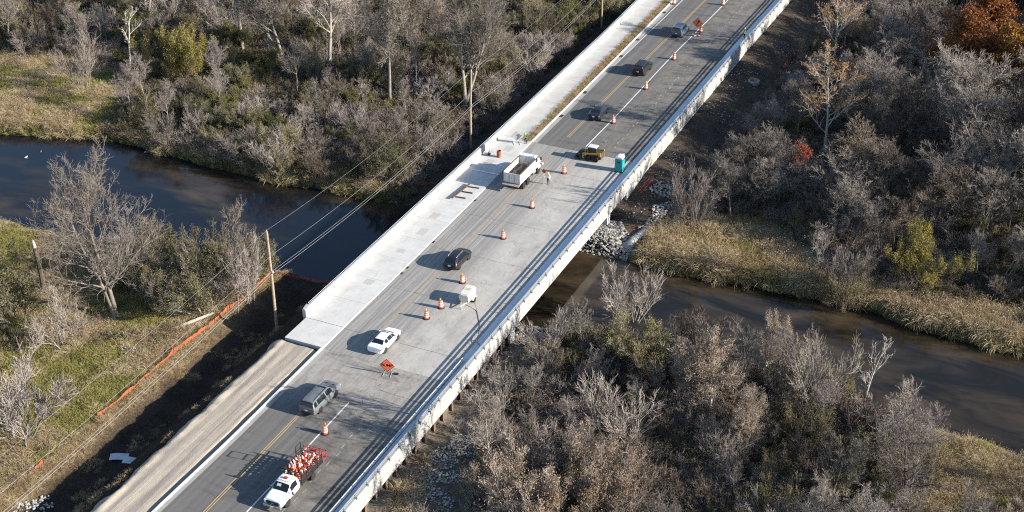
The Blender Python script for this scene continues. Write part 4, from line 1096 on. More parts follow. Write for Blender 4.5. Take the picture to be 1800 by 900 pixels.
# weeds in the strip between path and kerb
rng = np.random.default_rng(14); n = 2600
y = rng.uniform(YD-0.5, 160, n); x0 = np.array([pix(v) for v in y]); x1 = np.array([kx(v)-0.25 for v in y]); u = rng.random(n)
P = np.stack([x0-0.15+(x1-x0)*u, y, np.full(n, 0.03)], 1); r = rng.random(n)
scatter_stuff('weeds', P, np.where(r < 0.5, 1, np.where(r < 0.75, 0, np.where(r < 0.9, 3, 2))), CL, 0.22, 0.5, 9, 'dry brown weeds in the strip between footpath and kerb', 'weeds')
# stones
def stones(name, region, n, ok, s0, s1, seed, label, pick=(0.45, 0.65, 0.9), zoff=0.0):
    rng = np.random.default_rng(seed); P, p = pts_in(region, n, ok, seed, -1.2)
    P[:, 2] += rng.uniform(-0.05, 0.2, len(P))+zoff; r = rng.random(len(P))
    return scatter_stuff(name, P, np.digitize(r, pick), RK, s0, s1, seed, label, 'stones')
stones('riprap', (-10, 17.5, 34.5, 46), 8000, lambda x, y, p: (x+(y-40)*0.2 < 17.0+vnoise(x, y, 2)-0.5) & (y < 44.5-1.2*(x > 14)*(x-14)), 0.2, 0.46, 51, 'pale broken stone on the far bank under the bridge')
stones('riprap', (-9, 17.2, 12.6, 19.3), 3000, lambda x, y, p: (y > 13.4+(x > 12.6)*(x-12.6)*0.5), 0.2, 0.46, 52, 'pale broken stone on the near bank under the bridge')
stones('rubble', (13, 40, -20, 12), 16000, lambda x, y, p: inpoly(p, [(670, 925), (715, 850), (755, 800), (800, 760), (845, 775), (825, 830), (800, 865), (790, 925)]) & (vnoise(x, y, 1.6) > 0.4), 0.10, 0.30, 53, 'white rubble below the pile wall at the bottom', (0.2, 0.3, 0.5))
stones('rubble', (13, 25, -16, 15), 1500, lambda x, y, p: (x < 19) & (vnoise(x, y, 2.3) > 0.6), 0.08, 0.3, 54, 'scattered stones along the foot of the pile wall')
stones('rubble', (-24, -14, -50, -28), 2200, lambda x, y, p: inpoly(p, [(20, 915), (30, 885), (85, 868), (95, 890), (60, 915)]), 0.14, 0.36, 55, 'white rubble at the bottom left corner', (0.2, 0.3, 0.5))
stones('rubble', (12.9, 20.4, 45, 118), 1500, lambda x, y, p: (vnoise(x, y, 3) > 0.55), 0.06, 0.26, 56, 'small stones scattered on the bare haul strip')
stones('rubble', (13.5, 18.5, 43.5, 56), 1400, lambda x, y, p: (vnoise(x, y, 2) > 0.45), 0.1, 0.4, 57, 'pale rubble on the bank above the culvert')

# ------------------------------------------------------------------ shared object materials
M_GLASS = mat('tinted_glass', (0.012, 0.014, 0.018), 0.08, 0.6, var=0.1)
M_TYRE = mat('tyre_rubber', (0.022, 0.022, 0.023), 0.85, 0.25)
M_RIM = mat('alloy_rim', (0.45, 0.45, 0.46), 0.35, 0.5, 0.7)
M_RIMD = mat('dark_rim', (0.05, 0.05, 0.052), 0.4, 0.5, 0.5)
M_BLACK = mat('black_plastic', (0.02, 0.02, 0.021), 0.6, 0.4)
M_TAIL = mat('tail_lamp_red', (0.45, 0.02, 0.025), 0.25, 0.5)
M_HEAD = mat('head_lamp_lens', (0.75, 0.76, 0.78), 0.15, 0.6)
M_PLATE = mat('number_plate', (0.72, 0.73, 0.74), 0.5)
M_WHITE = mat('white_paint', (0.78, 0.78, 0.76), 0.3, 0.5, var=0.08)
M_DIRTYW = mat('dirty_white_paint', (0.66, 0.64, 0.60), 0.55, 0.4, var=0.35, scale=3)
M_ORANGE = mat('fluorescent_orange', (0.78, 0.13, 0.035), 0.5, 0.3, var=0.15)
M_BANDW = mat('reflective_white', (0.82, 0.80, 0.78), 0.35, 0.5)
M_AMBER = mat('amber_lens', (0.75, 0.33, 0.05), 0.3, 0.5)
M_SIGNO = mat('sign_orange', (0.92, 0.18, 0.075), 0.5, 0.3, var=0.1)
M_SIGNBACK = mat('sign_back_grey', (0.33, 0.34, 0.34), 0.5, 0.3, 0.3)
M_INK = mat('sign_black', (0.012, 0.012, 0.012), 0.6)
M_WOOD = mat('pole_wood', (0.34, 0.26, 0.18), 0.85, 0.15, var=0.35, scale=4)
M_TIMBER = mat('weathered_timber', (0.10, 0.068, 0.05), 0.9, 0.15, var=0.4, scale=5)
M_REDP = mat('red_painted_steel', (0.42, 0.045, 0.04), 0.5, 0.4)
def net_material(name, col):
    m = mat(name, col, 0.8, 0.2, var=0.35, scale=2.5); nt = m.node_tree
    tr = nt.nodes.new('ShaderNodeBsdfTransparent'); mx = nt.nodes.new('ShaderNodeMixShader'); mx.inputs[0].default_value = 0.32
    nt.links.new(nt.nodes['Principled BSDF'].outputs[0], mx.inputs[1]); nt.links.new(tr.outputs[0], mx.inputs[2]); nt.links.new(mx.outputs[0], nt.nodes['Material Output'].inputs[0])
    return m
M_NET = net_material('orange_mesh', (0.46, 0.125, 0.05))
M_NETD = mat('faded_red_netting', (0.35, 0.085, 0.045), 0.85, 0.2, var=0.4, scale=2.5)
M_YMACH = mat('machine_yellow', (0.42, 0.245, 0.035), 0.45, 0.4, var=0.3)
M_TEAL = mat('teal_plastic', (0.02, 0.30, 0.30), 0.45, 0.4, var=0.15)
M_CREAM = mat('cream_paint', (0.62, 0.59, 0.50), 0.45, 0.4, var=0.2)
M_LIME = mat('lime_vest', (0.45, 0.70, 0.10), 0.8, 0.1)
M_VESTW = mat('pale_vest', (0.62, 0.70, 0.50), 0.8, 0.1)
M_DENIM = mat('dark_trousers', (0.025, 0.028, 0.04), 0.9, 0.1)
M_SHIRT = mat('dark_shirt', (0.05, 0.05, 0.055), 0.9, 0.1)
M_SKIN = mat('skin', (0.42, 0.25, 0.18), 0.6, 0.3)

def xlathe(prof, n=18):
    """rings round the x axis: prof = (x, r)"""
    return MB().rings([[(x, r*math.cos(2*math.pi*k/n), r*math.sin(2*math.pi*k/n)) for k in range(n)] for x, r in prof])
def wheel_proto(r, w, rim_mat, spokes=5):
    t = xlathe([(-w/2, r*0.62), (-w/2, r*0.9), (-w/2+0.03, r), (w/2-0.03, r), (w/2, r*0.9), (w/2, r*0.62)]).mesh('tyre', M_TYRE)
    rm = xlathe([(-w/2+0.02, r*0.63), (w/2-0.05, r*0.63)]); 
    for k in range(spokes):
        a = 2*math.pi*k/spokes; ca, sa = math.cos(a), math.sin(a); b = 0.16*r
        rm.hexa([(w/2-0.05, ca*r*0.1-sa*b, sa*r*0.1+ca*b), (w/2-0.05, ca*r*0.1+sa*b, sa*r*0.1-ca*b), (w/2-0.05, ca*r*0.62+sa*b*0.7, sa*r*0.62-ca*b*0.7), (w/2-0.05, ca*r*0.62-sa*b*0.7, sa*r*0.62+ca*b*0.7),
                 (w/2, ca*r*0.1-sa*b, sa*r*0.1+ca*b), (w/2, ca*r*0.1+sa*b, sa*r*0.1-ca*b), (w/2-0.01, ca*r*0.62+sa*b*0.7, sa*r*0.62-ca*b*0.7), (w/2-0.01, ca*r*0.62-sa*b*0.7, sa*r*0.62+ca*b*0.7)])
    return t, rm.mesh('rim', rim_mat)
def add_wheel(parent, x, y, r, protos, steer=0.0):
    t, rm = protos
    o = link('wheel', t, parent, (x, y, r)); o.rotation_euler = (0, 0, steer if x > 0 else math.pi+steer)
    link('rim', rm, o)
    return o
def crom(A, u):
    A = np.asarray(A, float); n = len(A); u = np.clip(np.asarray(u, float), 0, n-1-1e-6); i = u.astype(int); f = (u-i)[..., None]
    p0, p1, p2, p3 = A[np.maximum(i-1, 0)], A[i], A[np.minimum(i+1, n-1)], A[np.minimum(i+2, n-1)]
    m1 = (p2-p0)*0.38; m2 = (p3-p1)*0.38
    return (2*f**3-3*f**2+1)*p1+(f**3-2*f**2+f)*m1+(-2*f**3+3*f**2)*p2+(f**3-f**2)*m2
class Shell:
    """smooth car body from stations (y, zlow, wlow, zbelt, wbelt, ztop, wtop)"""
    def __init__(s, st):
        R_ = []
        for y, zl, wl, zb, wb, zt, wt in st:
            h = [(0, zl), (wl*0.85, zl), (wl, zl+0.1), (wb+0.02, zl+0.55*(zb-zl)), (wb, zb), (wt, zb+(zt-zb)*0.86), (wt*0.8, zt-0.005), (0, zt+0.03)]
            full = h+[(-x, z) for x, z in h[6:0:-1]]
            R_.append([(x, y, z) for x, z in full])
        s.A = np.array(R_); s.n = len(st)
    def at(s, u, v):
        u = np.asarray(u, float); v = np.asarray(v, float)
        ring = crom(s.A.reshape(s.n, -1), u).reshape(u.shape+(14, 3))
        v = v % 14; i = v.astype(int); f = (v-i)[..., None]
        g = lambda k: np.take_along_axis(ring, ((i+k) % 14)[..., None, None].repeat(3, -1), axis=-2)[..., 0, :]
        p0, p1, p2, p3 = g(-1), g(0), g(1), g(2); m1 = (p2-p0)*0.3; m2 = (p3-p1)*0.3
        return (2*f**3-3*f**2+1)*p1+(f**3-2*f**2+f)*m1+(-2*f**3+3*f**2)*p2+(f**3-f**2)*m2
    def patch(s, u0, u1, v0, v1, nu, nv, off):
        U, V = np.meshgrid(np.linspace(u0, u1, nu), np.linspace(v0, v1, nv), indexing='ij')
        P = s.at(U, V); e = 0.02
        nrm = norm(np.cross(s.at(U+e, V)-s.at(U-e, V), s.at(U, V+e)-s.at(U, V-e)))
        c = P.copy(); c[..., 0] = 0; c[..., 2] -= 0.7
        sgn = np.sign((nrm*(P-[0, 0, 0.7]*np.ones(3))).sum(-1)); sgn = np.where(np.median(sgn) < 0, -1, 1)
        return P+nrm*sgn*off
    def grid(s, name, P, m, parent, close_v=False, caps=False):
        nu, nv = P.shape[:2]; ii = np.arange(nu*nv).reshape(nu, nv)
        jj = np.roll(ii, -1, 1) if close_v else ii[:, 1:]; a = ii if close_v else ii[:, :-1]
        q = np.stack([a[:-1], jj[:-1], jj[1:], a[1:]], -1).reshape(-1, 4)
        V = P.reshape(-1, 3); t = None
        if caps:
            c0, c1 = P[0].mean(0), P[-1].mean(0); b = len(V); V = np.concatenate([V, [c0, c1]])
            t = np.concatenate([np.stack([ii[0], np.roll(ii[0], -1), np.full(nv, b)], 1), np.stack([np.roll(ii[-1], -1), ii[-1], np.full(nv, b+1)], 1)])
        me = np_mesh(name, V, q, t, [m], smooth=True)
        bm = bmesh.new(); bm.from_mesh(me); bmesh.ops.recalc_face_normals(bm, faces=bm.faces); bm.to_mesh(me); bm.free()
        return link(name, me, parent)
    def body(s, m, parent, name='body'):
        U, V = np.meshgrid(np.linspace(0, s.n-1, (s.n-1)*4+1), np.linspace(0, 14, 42, endpoint=False), indexing='ij')
        return s.grid(name, s.at(U, V), m, parent, True, True)
    def panel(s, name, u0, u1, v0, v1, m, parent, off=0.012):
        return s.grid(name, s.patch(u0, u1, v0, v1, 9, 9, off), m, parent)
    def both(s, name, u0, u1, v0, v1, m, parent, off=0.012):
        s.panel(name, u0, u1, v0, v1, m, parent, off); s.panel(name, u0, u1, 14-v1, 14-v0, m, parent, off)
def paintm(name, col, rough=0.3):
    t = NT(name); v = t.objc()
    d = t.ramp(t.noise(v, 1.5, 5, 0.7), 0.45, 0.8, 0, 0.25)
    t.b.inputs['Coat Weight'].default_value = 0.12; t.b.inputs['Coat Roughness'].default_value = 0.06
    return t.done(t.mix(d, col, tuple(x*0.8+0.05 for x in col)), rough, 0.5)
ST = {
 'suv': [(-2.55, .45, .80, .90, .84, 1.02, .78), (-2.50, .36, .88, 1.03, .93, 1.16, .84), (-2.36, .31, .92, 1.10, .95, 1.58, .75), (-2.08, .28, .94, 1.12, .96, 1.75, .70), (-1.0, .27, .95, 1.12, .965, 1.78, .66), (0.2, .27, .95, 1.11, .965, 1.78, .66),
         (.68, .27, .95, 1.09, .965, 1.68, .66), (1.4, .27, .95, 1.06, .96, 1.17, .76), (2.1, .29, .94, .98, .94, 1.10, .74), (2.45, .33, .90, .86, .90, 1.0, .72), (2.55, .42, .80, .75, .82, .86, .66)],
 'boxsuv': [(-2.42, .45, .80, .95, .86, 1.1, .82), (-2.39, .36, .88, 1.08, .93, 1.3, .80), (-2.3, .31, .92, 1.12, .95, 1.70, .76), (-2.05, .28, .94, 1.12, .95, 1.80, .74), (-1.0, .27, .94, 1.12, .95, 1.83, .74), (0.2, .27, .94, 1.11, .95, 1.83, .74),
         (.72, .27, .94, 1.09, .95, 1.74, .73), (1.2, .27, .94, 1.07, .95, 1.20, .80), (1.9, .29, .93, 1.02, .94, 1.14, .78), (2.3, .33, .90, .9, .90, 1.05, .76), (2.4, .42, .82, .78, .84, .9, .7)],
 'cross': [(-2.38, .45, .76, .88, .80, 1.0, .72), (-2.3, .34, .86, 1.0, .90, 1.14, .78), (-2.05, .29, .91, 1.08, .93, 1.42, .70), (-1.55, .26, .93, 1.06, .94, 1.62, .65), (-.6, .25, .93, 1.02, .94, 1.67, .65), (.2, .25, .93, 1.0, .94, 1.65, .65),
         (.62, .25, .93, .99, .94, 1.56, .66), (1.35, .25, .93, .97, .93, 1.12, .76), (1.9, .28, .91, .9, .90, 1.03, .72), (2.28, .33, .84, .78, .84, .88, .66), (2.38, .42, .74, .68, .76, .74, .58)],
 'sedan': [(-2.42, .45, .75, .84, .78, .94, .70), (-2.32, .32, .85, .95, .88, 1.04, .78), (-1.78, .26, .90, .98, .91, 1.10, .76), (-1.05, .24, .91, .98, .92, 1.36, .62), (-.5, .24, .91, .95, .92, 1.44, .56), (.25, .24, .91, .93, .92, 1.44, .57),
         (.62, .24, .91, .92, .92, 1.34, .59), (1.3, .24, .91, .90, .91, 1.02, .74), (1.9, .26, .90, .84, .89, .94, .70), (2.3, .32, .83, .72, .83, .80, .62), (2.42, .42, .72, .62, .74, .68, .55)],
}
def car(kind, name, x_right, y_rear, y_front, col, label, cat, rimd=False, rails=None, sunroof=False, scoops=False):
    st = ST[kind]; hw = st[5][4]
    wb = y_front-y_rear
    o = empty(name, (x_right-hw+0.02, (y_front+y_rear)/2, 0), 0, label, cat)
    k = np.clip(wb/2.85, 0.95, 1.08)
    st = [(y*k,)+tuple(r) for y, *r in st]
    s = Shell(st); m = paintm(name+'_paint', col)
    s.body(m, o)
    if kind == 'sedan': ru, ws, sw = (2.12, 2.9), (6.12, 6.92), ((2.75, 3.85), (3.98, 5.1), (5.2, 6.35))
    else: ru, ws, sw = (1.2, 2.55), (6.12, 6.92), ((2.35, 3.3), (3.42, 4.55), (4.67, 6.3))
    s.panel('rear_window', ru[0], ru[1], 5.25, 8.75, M_GLASS, o)
    s.panel('windshield', ws[0], ws[1], 5.2, 8.8, M_GLASS, o)
    for a, b in sw: s.both('side_window', a, b, 4.16, 4.93, M_GLASS, o, 0.014)
    if sunroof: s.panel('sunroof', 5.0, 5.55, 6.1, 7.9, M_GLASS, o)
    s.both('tail_lamp', 0.35, 1.25, 3.55, 4.25, M_TAIL, o, 0.016)
    s.both('headlight', 8.75, 9.55, 3.7, 4.6, M_HEAD, o, 0.016)
    yb = st[0][0]
    MB().box((0, yb+0.0, 0.52), (1.25, 0.16, 0.2)).build('bumper', M_BLACK if kind != 'sedan' else m, o, bevel=0.03)
    MB().box((0, yb-0.02, st[0][3]-0.08), (0.34, 0.06, 0.17)).build('number_plate', M_PLATE, o)
    r = 0.37 if kind != 'sedan' else 0.335
    wp = WHEELS[(r, rimd)]
    for sx in (-1, 1):
        for yy in (-wb/2, wb/2):
            add_wheel(o, sx*(hw-0.105), yy, r, wp)
            a = xlathe([(-0.02, r*1.17), (0.03, r*1.15)], 20).build('wheel_arch', M_BLACK, o, (sx*(hw-0.012), yy, r+0.02))
        yw = st[6][0]
        MB().rbox((sx*(hw+0.13), yw+0.25, 1.08 if kind != 'sedan' else 0.98), (0.2, 0.16, 0.15), 0.05).build('mirror', m, o)
        if rails:
            P = [s.at(np.array(u), np.array(5.75 if sx > 0 else 8.25))+np.array([0, 0, 0.05 if 3.1 < u < 5.4 else 0.0]) for u in np.linspace(3.0, 5.5, 8)]
            MB().path(P, 0.025, 5).build('roof_rail', rails, o)
        s.panel('door_handle', 4.35, 4.5, 3.6, 3.68, M_BLACK, o, 0.02) if sx > 0 else s.panel('door_handle', 4.35, 4.5, 10.32, 10.4, M_BLACK, o, 0.02)
    if scoops:
        for sx in (-1, 1): s.panel('bonnet_vent', 7.5, 7.75, 6.2 if sx > 0 else 7.5, 6.5 if sx > 0 else 7.8, M_BLACK, o, 0.015)
    return o
WHEELS = {(0.37, False): wheel_proto(0.37, 0.25, M_RIM), (0.37, True): wheel_proto(0.37, 0.25, M_RIMD), (0.335, False): wheel_proto(0.335, 0.22, M_RIM), (0.335, True): wheel_proto(0.335, 0.22, M_RIMD)}
car('suv', 'parked_suv', 1.95, -11.48, -8.33, (0.125, 0.135, 0.145), 'grey SUV with sunroof and red tail lamps in the open lane south of the bridge', 'SUV', True, M_BLACK, True, True)
car('sedan', 'sedan', 2.66, 1.09, 3.87, (0.80, 0.80, 0.80), 'white sedan with sunroof driving onto the bridge beside the BUMP sign', 'sedan', True, None, True)
car('cross', 'crossover', 2.06, 20.63, 23.27, (0.012, 0.013, 0.017), 'black crossover with silver roof rails in the middle of the bridge', 'crossover', False, M_RIM)
car('sedan', 'sedan', 1.75, 68.1, 70.8, (0.010, 0.013, 0.020), 'black sedan just beyond the skid steer loader', 'sedan', False)
car('boxsuv', 'boxy_suv', 1.9, 86.6, 89.3, (0.011, 0.013, 0.014), 'boxy black SUV between the black sedan and the blue grey SUV', 'SUV', False, M_BLACK)
car('boxsuv', 'boxy_suv', 2.06, 104.7, 107.4, (0.075, 0.105, 0.145), 'blue grey SUV with pale roof rails beside the orange arrow sign', 'SUV', False, M_RIM)

# ------------------------------------------------------------------ dump truck
dt = empty('dump_truck', (-0.78, 44.0, 0), 0, 'white dump truck carrying a little soil, stopped beside the flagger', 'truck')
b = MB()     # open bed: floor and three walls, top flared
def wall(p, q, h0, h1, th, out): 
    (x0, y0), (x1, y1) = p, q; nx, ny = out
    b.hexa([(x0, y0, h0), (x1, y1, h0), (x1-nx*th, y1-ny*th, h0), (x0-nx*th, y0-ny*th, h0), (x0+nx*0.06, y0+ny*0.06, h1), (x1+nx*0.06, y1+ny*0.06, h1), (x1+nx*0.06-nx*th, y1+ny*0.06-ny*th, h1), (x0+nx*0.06-nx*th, y0+ny*0.06-ny*th, h1)])
b.bb(-1.15, 1.15, -1.85, 2.9, 1.2, 1.3)
wall((1.2, -1.9), (1.2, 2.95), 1.15, 2.72, 0.08, (1, 0)); wall((-1.2, -1.9), (-1.2, 2.95), 1.15, 2.72, 0.08, (-1, 0)); wall((-1.2, 2.95), (1.2, 2.95), 1.15, 2.95, 0.08, (0, 1))
b.build('dump_bed', M_DIRTYW, dt)
for y in (-1.2, -0.3, 0.6, 1.5, 2.4):
    for sx in (-1, 1): MB().box((sx*1.265, y, 1.95), (0.07, 0.09, 1.45)).build('bed_rib', M_DIRTYW, dt)
for sx in (-1, 1): MB().bb(sx*1.24-0.09, sx*1.24+0.09, -1.9, 2.95, 2.72, 2.8).build('bed_rail', M_RUST, dt)
tg = MB().bb(-1.2, 1.2, -2.0, -1.92, 1.25, 2.6); tgo = tg.build('tailgate', M_DIRTYW, dt)
for x in (-1.15, -0.4, 0.4, 1.15): MB().bb(x-0.05, x+0.05, -2.05, -1.99, 1.25, 2.6).build('tailgate_rib', mat('rust_streaked_white', (0.55, 0.48, 0.42), 0.7, var=0.6, scale=4), tgo)
MB().hexa([(-1.22, -2.5, 0.98), (1.22, -2.5, 0.98), (1.22, -1.9, 1.12), (-1.22, -1.9, 1.12), (-1.22, -2.52, 1.06), (1.22, -2.52, 1.06), (1.22, -1.92, 1.2), (-1.22, -1.92, 1.2)]).build('spreader_apron', mat('dusty_steel', (0.33, 0.28, 0.23), 0.8, var=0.4), dt)
MB().bb(-1.2, 1.2, 2.9, 3.75, 2.92, 2.99).build('cab_shield', M_DIRTYW, dt)
def heap(name, x0, x1, y0, y1, z, f, m, parent, n=22):
    xs = np.linspace(x0, x1, n); yy = np.linspace(y0, y1, n*2); A, B = np.meshgrid(xs, yy); Zz = z+f(A, B)
    ii = np.arange(A.size).reshape(A.shape); q = np.stack([ii[:-1, :-1], ii[:-1, 1:], ii[1:, 1:], ii[1:, :-1]], -1).reshape(-1, 4)
    return link(name, np_mesh(name, np.stack([A, B, Zz], -1).reshape(-1, 3), q, mats=[m], smooth=True), parent)
heap('soil_load', -1.1, 1.1, -1.85, 2.85, 1.4, lambda x, y: 0.45*np.exp(-((x+0.1)**2/0.5+(y-0.3)**2/1.6))+0.7*np.exp(-((x)**2/0.2+(y-1.9)**2/0.2))+0.25*vnoise(x*8, y*8, 2), dirt_material('load_soil', (0.19, 0.145, 0.10), (0.3, 0.24, 0.17)), dt)
cab = MB().hexa([(-1.02, 3.1, 0.95), (1.02, 3.1, 0.95), (1.02, 4.62, 0.95), (-1.02, 4.62, 0.95), (-0.95, 3.15, 2.72), (0.95, 3.15, 2.72), (0.92, 4.22, 2.72), (-0.92, 4.22, 2.72)]).build('cab', M_WHITE, dt, bevel=0.06)
MB().hexa([(-0.86, 4.56, 1.85), (0.86, 4.56, 1.85), (0.86, 4.585, 1.85), (-0.86, 4.585, 1.85), (-0.82, 4.33, 2.55), (0.82, 4.33, 2.55), (0.82, 4.355, 2.55), (-0.82, 4.355, 2.55)]).build('windshield', M_GLASS, dt)
for sx in (-1, 1):
    MB().hexa([(sx*1.0-0.012, 3.45, 1.8), (sx*1.0+0.012, 3.45, 1.8), (sx*1.0+0.012, 4.35, 1.8), (sx*1.0-0.012, 4.35, 1.8), (sx*0.975-0.012, 3.45, 2.5), (sx*0.975+0.012, 3.45, 2.5), (sx*0.965+0.012, 4.15, 2.5), (sx*0.965-0.012, 4.15, 2.5)]).build('side_window', M_GLASS, dt)
    MB().hexa([(sx*0.86, 4.0, 0.75), (sx*1.2, 4.0, 0.75), (sx*1.18, 5.1, 0.75), (sx*0.8, 5.1, 0.75), (sx*0.86, 4.15, 1.28), (sx*1.18, 4.2, 1.2), (sx*1.12, 4.85, 1.2), (sx*0.78, 4.9, 1.25)]).build('fender', M_WHITE, dt, bevel=0.05)
    MB().path([(sx*1.0, 4.5, 2.4), (sx*1.35, 4.6, 2.4), (sx*1.35, 4.6, 1.9), (sx*1.02, 4.5, 1.9)], 0.02, 5).bb(sx*1.35-0.1, sx*1.35+0.1, 4.57, 4.63, 1.92, 2.38).build('mirror', M_BLACK, dt)
    MB().box((sx*0.72, 5.72, 1.25), (0.28, 0.08, 0.2)).build('headlight', M_HEAD, dt)
    xl = MB().path([(sx*0.95, 2.3, 0.85), (sx*0.95, 3.2, 0.85)], 0.3, 12).build('fuel_tank', M_RIM, dt)
    MB().bb(sx*0.9-0.28, sx*0.9+0.28, -1.42, -1.38, 0.3, 1.05).build('mud_flap', M_BLACK, dt)
MB().tube((0.98, 3.02, 0.9), (0.98, 3.02, 3.25), 0.07).build('exhaust_stack', M_GALV, dt)
MB().hexa([(-0.85, 4.6, 0.95), (0.85, 4.6, 0.95), (0.72, 5.75, 0.95), (-0.72, 5.75, 0.95), (-0.85, 4.6, 1.85), (0.85, 4.6, 1.85), (0.66, 5.72, 1.6), (-0.66, 5.72, 1.6)]).build('bonnet', M_WHITE, dt, bevel=0.08)
MB().bb(-0.55, 0.55, 5.74, 5.79, 1.0, 1.5).build('grille', M_BLACK, dt)
MB().box((0, 5.95, 0.7), (2.2, 0.22, 0.32)).build('bumper', M_DIRTYW, dt, bevel=0.04)
for sx in (-1, 1): MB().bb(sx*0.42-0.06, sx*0.42+0.06, -1.9, 5.8, 0.75, 1.05).build('frame_rail', M_BLACK, dt)
TW = wheel_proto(0.5, 0.3, mat('white_wheel', (0.7, 0.69, 0.66), 0.6, var=0.3), 6); TWD = wheel_proto(0.5, 0.55, mat('white_wheel', (0.7, 0.69, 0.66), 0.6, var=0.3), 6)
for sx in (-1, 1):
    add_wheel(dt, sx*1.02, 4.3, 0.5, TW); add_wheel(dt, sx*0.98, -0.7, 0.5, TWD); add_wheel(dt, sx*0.98, 0.68, 0.5, TWD)

# ------------------------------------------------------------------ stake-bed truck, facing the camera
sk = empty('stake_truck', (5.95, -23.35, 0), math.pi, 'white stake-bed truck loaded with orange traffic cones at the bottom', 'truck')
sst = [(.0, .55, .90, 1.28, .98, 1.86, .78), (.22, .50, .94, 1.30, 1.02, 1.98, .80), (.9, .50, .94, 1.30, 1.02, 2.02, .80), (1.25, .50, .94, 1.28, 1.02, 1.95, .80), (1.98, .52, .95, 1.24, 1.01, 1.40, .85), (2.7, .52, .96, 1.14, 1.01, 1.34, .83), (3.12, .54, .95, 1.06, .98, 1.24, .81), (3.24, .58, .9, .95, .95, 1.08, .78)]
s = Shell(sst); s.body(M_WHITE, sk, 'cab')
s.panel('windshield', 3.14, 3.92, 5.2, 8.8, M_GLASS, sk)
s.both('side_window', 1.3, 3.35, 4.14, 4.93, M_GLASS, sk, 0.014)
s.panel('paper_notice', 3.3, 3.55, 6.3, 6.9, mat('paper', (0.5, 0.62, 0.56), 0.8), sk, 0.022)
MB().box((0, 3.27, 0.93), (1.35, 0.06, 0.34)).build('grille', M_BLACK, sk); MB().box((0, 3.31, 0.93), (0.3, 0.03, 0.1)).build('grille_badge', M_RIM, sk)
for sx in (-1, 1):
    MB().rbox((sx*0.82, 3.2, 0.95), (0.28, 0.2, 0.34), 0.06).build('headlight', M_HEAD, sk)
    MB().path([(sx*1.0, 1.75, 1.35), (sx*1.3, 1.75, 1.4)], 0.025, 5).bb(sx*1.33-0.08, sx*1.33+0.08, 1.7, 1.8, 1.25, 1.6).build('mirror', M_BLACK, sk)
    xlathe([(-0.02, 0.46), (0.03, 0.45)], 20).build('wheel_arch', M_BLACK, sk, (sx*0.985, 2.2, 0.44))
MB().box((0, 3.36, 0.58), (1.95, 0.2, 0.24)).build('bumper', M_RIM, sk, bevel=0.04)
MB().box((0, 3.475, 0.6), (0.32, 0.02, 0.16)).build('number_plate', M_PLATE, sk)
for x in (-0.5, -0.25, 0, 0.25, 0.5): MB().rbox((x, 1.12, 2.05), (0.09, 0.12, 0.06), 0.02).build('marker_lamp', M_AMBER, sk)
MB().rbox((0, 0.75, 2.12), (0.42, 0.3, 0.12), 0.04).build('beacon', M_REDP, sk)
MB().bb(-1.12, 1.12, -4.0, -0.1, 0.88, 1.0).build('bed_floor', M_BLACK, sk)
for sx in (-1, 1): MB().bb(sx*0.4-0.05, sx*0.4+0.05, -4.0, 2.5, 0.55, 0.88).build('frame_rail', M_BLACK, sk)
for sx in (-1, 1):
    for z in (1.08, 1.32, 1.56, 1.80): MB().bb(sx*1.1-0.02, sx*1.1+0.02, -3.98, -0.12, z, z+0.14).build('stake_rail', M_BLACK, sk)
    for y in (-3.9, -3.0, -2.05, -1.1, -0.2): MB().bb(sx*1.135-0.03, sx*1.135+0.03, y-0.04, y+0.04, 0.95, 2.02).build('stake_post', M_BLACK, sk)
hb = MB().bb(-1.1, 1.1, -0.12, -0.06, 1.0, 1.5)
for x in np.linspace(-1.08, 1.08, 7): hb.bb(x-0.03, x+0.03, -0.13, -0.05, 1.5, 2.35)
hb.bb(-1.1, 1.1, -0.13, -0.05, 2.3, 2.4); hb.build('headboard', M_BLACK, sk)
rk_ = MB()                                                      # tall black rack on the far side of the bed
for y in (-3.6, -2.7): rk_.bb(1.02, 1.08, y-0.03, y+0.03, 1.0, 3.0)
for z in (2.3, 2.95): rk_.bb(1.02, 1.08, -3.6, -2.7, z-0.03, z+0.03)
rk_.build('rack', M_BLACK, sk)
rf = MB()                                                       # red work platform folded up at the tail
for x in (-1.05, -0.35, 0.35, 1.05): rf.bb(x-0.03, x+0.03, -4.12, -4.06, 0.95, 2.2).bb(x-0.03, x+0.03, -4.75, -4.7, 0.95, 1.85)
for z in (1.0, 1.6, 2.17): rf.bb(-1.08, 1.08, -4.12, -4.06, z-0.03, z+0.03)
for z in (1.0, 1.82): rf.bb(-1.08, 1.08, -4.75, -4.7, z-0.03, z+0.03)
for x in (-1.05, 1.05): rf.bb(x-0.03, x+0.03, -4.72, -4.1, 0.97, 1.03).bb(x-0.03, x+0.03, -4.72, -4.1, 1.6, 1.66)
rf.bb(-0.35, 0.35, -4.16, -4.12, 1.75, 2.0); rf.build('tail_platform', M_REDP, sk)
SW = wheel_proto(0.4, 0.26, M_RIM, 6); SWD = wheel_proto(0.4, 0.5, M_RIM, 6)
for sx in (-1, 1): add_wheel(sk, sx*0.9, 2.2, 0.4, SW); add_wheel(sk, sx*0.84, -2.25, 0.4, SWD)
